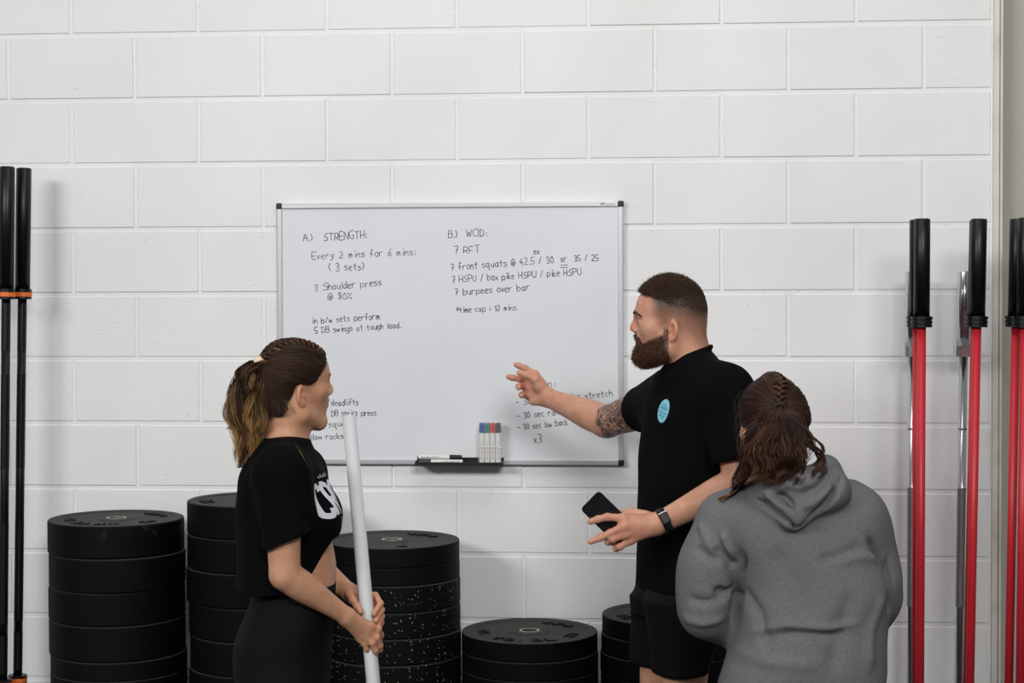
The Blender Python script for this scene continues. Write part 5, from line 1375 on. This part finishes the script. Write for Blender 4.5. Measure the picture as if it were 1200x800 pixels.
# ---------------------------------------------------------------- THE WOMAN IN THE HOODIE
def build_woman_hoodie():
    Y0 = -1.74; ph = math.radians(8); H = W
    f = np.array([-math.sin(ph), math.cos(ph), 0]); l = np.array([-f[1], f[0], 0]); base = np.array([.78, Y0, 0])   # l points to the photo's left
    a = math.radians(16); S_ = .97
    O = H(907.5, 511, Y0); P0, Rm, inv = frame_head(O, (-math.sin(a), math.cos(a), .02), -.03, S_); P = lambda x, y, z: P0(x, y, z-.006)
    B = Field(); head(B, P, Rm, S_, True)
    nb = H(922, 575, Y0-.0)
    B.cone(P(-.026, 0, -.015), nb, .050, .052, .03)
    shL, shR = H(855.5, 613.5, Y0+.02), H(1000, 606, Y0-.01)
    br = px_rings([(585, 890, 965, .10, .075, 0), (610, 862, 998, None, .095, 0), (660, 875, 1015, None, .105, 0), (720, 885, 1020, None, .10, 0), (790, 872, 1018, None, .115, 0), (850, 870, 1015, None, .12, 0)], Y0, f, l)
    B.loft(br, f, l, .04); B.cone(nb, shL, .04, .045, .04); B.cone(nb, shR, .04, .045, .04)
    elL, wrL = H(823, 706, Y0+.0), H(893, 742, Y0+.19)
    elR, wrR = H(1022, 700, Y0+.0), H(985, 742, Y0+.19)
    for s_, e_, w_ in ((shL, elL, wrL), (shR, elR, wrR)):
        B.chain([s_, s_*.5+e_*.5, e_], [.042, .036, .028], .03); B.chain([e_, e_*.7+w_*.3, w_], [.028, .030, .022], .02)
    relaxed_hand(B, wrL, (H(940, 748, Y0+.2)-wrL), -f, np.array([0, 0, 1.0]), .9, .45)
    relaxed_hand(B, wrR, (H(940, 752, Y0+.2)-wrR), -f, np.array([0, 0, 1.0]), .9, .45)
    hn, hf = H(905, 850, Y0)+0, H(980, 850, Y0)+0
    kn, kf = np.array([hn[0]+.01, hn[1]+.01, .47]), np.array([hf[0]-.01, hf[1]+.01, .47]); an, af = np.array([kn[0], kn[1]-.02, .085]), np.array([kf[0], kf[1]-.02, .085])
    leg(B, hn, kn, an, f, .92); leg(B, hf, kf, af, f, .92)
    wo, V, Q = body(B, base, M['skin_woman'], .0032, ((O, .14), (wrL, .2), (wrR, .2)))
    tag(wo, 'woman seen from behind in baggy grey hoodie with brown ponytail', 'person')
    L = inv(V.astype(float))+np.array([0, 0, .006]); me = wo.data; near = (np.abs(L) < .2).all(1) & (L[:, 2] > -.13)
    hl = [(.094, .0, .092), (.080, .040, .086), (.058, .060, .060), (.040, .066, .030), (.020, .070, .026), (.002, .076, .034), (-.018, .074, .026), (-.030, .066, -.012), (-.050, .048, -.052), (-.075, .0, -.080)]
    set_attr(me, 'stubble', hair_scalp_mask(L, hl)*near*.97*(np.abs(L[:, 1]) < .0815))
    set_attr(me, 'lips', ((L[:, 2] < -.017) & (L[:, 2] > -.041) & (L[:, 0] > .0975) & (np.abs(L[:, 1]) < .024) & near)*.7)
    set_attr(me, 'flush', np.where(near, np.exp(-((L[:, 0]+.004)**2/.02**2+(np.abs(L[:, 1])-.080)**2/.012**2+L[:, 2]**2/.03**2))*.5, 0)); bvb = bvh_of(V, Q)
    e = np.zeros(len(V))
    for q in (1, -1): e[np.linalg.norm(L-np.array([.098, q*.0325, .0295]), axis=1) < .0058] = 1
    set_attr(me, 'iris', e)
    # hoodie
    T = Field()
    tr = px_rings([(570, 885, 978, .118, .085, 0), (592, 850, 1010, None, .115, 0), (620, 846, 1026, None, .135, 0), (660, 858, 1038, None, .148, 0), (700, 866, 1042, None, .152, 0), (750, 858, 1043, None, .155, 0), (800, 845, 1040, None, .158, 0), (835, 846, 1036, None, .155, 0), (866, 850, 1030, None, .145, 0)], Y0, f, l)
    T.loft(tr, f, l, .03, n=2.5)
    T.cone(nb-np.array([0, 0, .03]), shL, .065, .072, .06); T.cone(nb-np.array([0, 0, .03]), shR, .065, .076, .06)
    sl = [shL, H(838, 655, Y0-.0), H(826, 700, Y0-.0), H(838, 722, Y0+.03), H(868, 738, Y0+.12), wrL*.6+H(905, 746, Y0+.2)*.4]
    T.chain(sl, [.076, .077, .071, .058, .054, .045], .022)
    T.ell(H(822, 722, Y0+.01), (.050, .06, .045), None, .03)
    sr = [shR, H(1016, 650, Y0-.0), H(1028, 690, Y0-.0), H(1031, 707, Y0+.03), H(1005, 738, Y0+.12), wrR]
    T.chain(sr, [.076, .066, .060, .052, .050, .045], .012)
    # hood lying on the back, and its collar round the neck
    hd = Field()
    T.cone(H(893, 578, Y0-.085), H(931, 606, Y0-.155), .030, .024, .03); T.cone(H(931, 606, Y0-.155), H(974, 572, Y0-.105), .024, .034, .03)
    T.ell(H(934, 572, Y0-.125), (.098, .042, .055), None, .03); T.cone(H(974, 572, Y0-.105), H(966, 552, Y0-.03), .035, .030, .04); T.cone(H(893, 578, Y0-.085), H(888, 575, Y0-.0), .030, .030, .03)
    T.cone(H(966, 552, Y0-.03), H(945, 566, Y0+.07), .030, .028, .04); T.cone(H(888, 575, Y0-.0), H(905, 580, Y0+.07), .030, .028, .04)
    T.ell(H(928, 548, Y0-.03), (.058, .066, .060), None, .02, 's')
    V2, Q2 = T.mesh('hoodie', .0036, smooth=4); N2 = normals(V2, Q2)
    V2 = V2+N2*(.0075*wob(V2, 15, 23, stretch=(1, 1, 1.0))+.0030*wob(V2, 40, 25, stretch=(.7, 1, 1.3)))[:, None]
    bvh0 = bvh_of(V2, Q2)
    def fold(pts, w, d):
        P3 = []
        for u, v in pts:
            p = H(u, v, Y0-.2); vd = nrm(p-CAM); h = bvh0.ray_cast(Vector(CAM), Vector(vd)); P3.append(np.array(h[0]) if h[0] is not None else p)
        return crease(V2, N2, P3, w, d*1.7)
    for pts, w, d in (
        ([(868, 640), (862, 668), (867, 690), (862, 728)], .014, -.007), ([(866, 690), (850, 696), (836, 692)], .010, -.010), ([(836, 640), (852, 655), (862, 668)], .012, -.008),
        ([(846, 622), (856, 646), (863, 664)], .010, .007), ([(815, 640), (830, 652), (846, 657)], .010, -.006), ([(820, 612), (832, 640), (848, 655)], .010, .005),
        ([(888, 586), (905, 598), (922, 612), (933, 620), (946, 612), (966, 594), (980, 576), (986, 558)], .008, -.014), ([(895, 575), (915, 592), (933, 605)], .010, .008),
        ([(900, 585), (918, 582), (932, 594)], .008, -.012), ([(932, 596), (952, 590), (972, 572)], .010, .006), ([(940, 578), (958, 572), (972, 556)], .009, -.008), ([(905, 572), (925, 568), (944, 573)], .009, .006),
        ([(1018, 628), (1030, 650), (1042, 676), (1043, 700)], .011, -.012), ([(1010, 640), (985, 652), (960, 656)], .014, -.005), ([(1030, 655), (1000, 652), (975, 660)], .012, .005),
        ([(880, 740), (920, 732), (975, 736), (1006, 730)], .010, .006), ([(885, 748), (930, 742), (985, 745)], .012, -.006), ([(872, 690), (890, 720), (900, 760)], .016, -.006),
        ([(905, 640), (935, 690), (950, 730)], .030, -.006), ([(1000, 690), (985, 740), (975, 790)], .022, -.006), ([(860, 760), (900, 775), (960, 780)], .016, .005), ([(1036, 690), (1020, 740), (1018, 790)], .016, .005),
        ([(806, 700), (825, 706), (850, 700)], .011, -.006), ([(800, 722), (825, 730), (850, 722)], .012, .005), ([(960, 540), (975, 556), (980, 575)], .008, -.006)):
        V2 = fold(pts, w, d)
    for pts, w, d in (([(872, 652), (867, 676), (865, 700), (858, 730)], .009, -.016), ([(866, 690), (852, 694), (840, 690)], .008, -.008), ([(1040, 655), (1043, 690), (1042, 720)], .008, -.012)): V2 = fold(pts, w, d)
    V2 = relax(V2, Q2, .4)
    ho = part('hoodie', V2, Q2, M['hood'], wo, base); bv = bvh_of(V2, Q2)
    # leggings below the hem
    G = Field()
    G.loft(px_rings([(835, 868, 1018, None, .12, 0), (862, 864, 1022, None, .125, 0), (890, 868, 1018, None, .12, 0), (915, 880, 1006, None, .10, 0), (938, 900, 986, None, .075, 0)], Y0, f, l), f, l, .06)
    for q in (hn, kn, an), (hf, kf, af): G.chain([q[0], q[0]*.5+q[1]*.5, q[1], q[1]*.65+q[2]*.35-f*.02, q[2]], [.090, .078, .060, .060, .039], .05)
    V3, Q3 = G.mesh('leggings', .006, smooth=2); part('leggings', V3, Q3, M['leggings'], wo, base)
    shoe(wo, base, an, f, .9); shoe(wo, base, af, f, .9)
    # hair
    c, rad = (.006, 0, .058), (.0945, .0785, .0895)
    tw = H(914, 477, -1.5); vd = nrm(tw-CAM); h = bvb.ray_cast(Vector(CAM), Vector(vd)); tw = np.array(h[0])-vd*.004; tie = inv(tw[None])[0]+np.array([0, 0, .006])
    st = [(.097, .0, .098), (.086, .040, .092), (.064, .060, .068), (.044, .066, .038), (.026, .069, .028), (.006, .0745, .036), (-.016, .073, .028), (-.028, .068, -.006), (-.050, .048, -.040), (-.060, .030, -.052), (-.068, .0, -.056)]
    G1, R1, t1 = scalp_strands(P, c, rad, st, tuple(tie), 5200, (.0015, .0060), .00062, 51, (.17, .14), 12, .0014, bvb)
    hair = link('hair', tubes(G1-base, R1, 3, t1, 'hair'), M['hair_brown'], wo)
    top = P(.03, 0, .150); tl = inv(top[None])[0]+np.array([0, 0, .006])
    g, r_, t_ = plait(P, c, (.0985, .083, .0935), [(.090, .0, .100), (.05, .0, .138), (.0, -.004, .148), (-.040, -.004, .130), (float(tie[0])+.02, float(tie[1])*.6, float(tie[2])+.026), tuple(tie)], .017, .0010, 33, per=26, lift=.010)
    link('plait', tubes(g-base, r_, 3, t_+.12, 'plait'), M['hair_brown'], hair)
    def surf(u, v, off):
        p = H(u, v, -1.9); vd = nrm(p-CAM); h = bv.ray_cast(Vector(CAM), Vector(vd)); q = np.array(h[0]) if h[0] is not None else H(u, v, Y0-.13)
        return q-vd*off
    def tone(t, ab, rg):
        n = len(t); b = .10+.30*np.clip(t*1.4, 0, 1)+rg.normal(0, .14, (n, 1))+.40*np.clip(1-np.abs(ab[:, :1]+.55)/.3, 0, 1)*(rg.rand(n, 1) < .5)
        return np.clip(b-.16*np.clip(1-np.abs(ab[:, :1]-.25)/.3, 0, 1), .02, 1)
    AY = np.array([0, 1.0, 0])
    main = [tw, H(913, 487, Y0-.135), H(910, 508, Y0-.155), H(907, 532, Y0-.175), surf(904, 552, .034), surf(899, 568, .026)]
    wd = [(.012, .008), (.032, .014), (.054, .022), (.066, .024), (.064, .014), (.058, .008)]
    g, r_, t_ = flow(main, wd, 2000, .00072, 61, .009, tone, 18, (.62, 1.0), RT, AY)
    pony = link('ponytail', tubes(g-base, r_, 3, t_, 'ponytail'), M['hair_brown'], hair)
    left = [tw-RT*.006, H(902, 492, Y0-.14), H(889, 522, Y0-.16), H(876, 550, Y0-.155), surf(868, 568, .012), surf(855, 580, .010), surf(842, 583, .008)]
    wl = [(.008, .008), (.022, .012), (.026, .018), (.028, .018), (.026, .010), (.020, .006), (.012, .005)]
    g, r_, t_ = flow(left, wl, 620, .0007, 63, .010, lambda t, ab, rg: np.clip(tone(t, ab, rg)+.22, 0, 1), 20, (.55, 1.0), RT*.8+np.array([0, 0, .5]), AY)
    link('side_lock', tubes(g-base, r_, 3, t_, 'side_lock'), M['hair_brown'], pony)
    right = [tw+RT*.006, H(926, 490, Y0-.14), H(946, 512, Y0-.15), H(961, 532, Y0-.14), surf(962, 548, .022), surf(952, 562, .020)]
    g, r_, t_ = flow(right, [(.006, .006), (.014, .01), (.014, .012), (.010, .012), (.012, .006), (.014, .004)], 110, .0006, 65, .010, tone, 18, (.55, 1.0), RT, AY)
    link('side_lock', tubes(g-base, r_, 3, t_, 'side_lock'), M['hair_brown'], pony)
    rg = np.random.RandomState(9); pts = []
    for i in range(22):
        u0, v0 = 869+rg.normal(0, 2), 462+rg.uniform(0, 40); dx = -rg.uniform(2, 9); y_ = Y0+rg.uniform(-.03, .05)
        pts.append(catmull([H(u0+3, v0-8, y_), H(u0+dx*.6, v0, y_), H(u0+dx, v0+9, y_), H(u0+dx*.4+rg.normal(0, 2), v0+20, y_)], 4))
    link('loose_wisps', tubes(np.array(pts)-base, np.full((22, len(pts[0])), .0004), 3, np.full((22, len(pts[0])), .15), 'loose_wisps'), M['hair_brown'], hair)
    bm = bmesh.new(); td = nrm(H(913, 487, Y0-.135)-tw); lathe(bm, [(.010, -.005), (.0135, -.004), (.0140, .004), (.010, .005)], 24, axis=td, origin=tw+td*.006-base)
    from_bm('hair_tie', bm, M['dark_tie'], hair, smooth=True)
build_woman_hoodie()
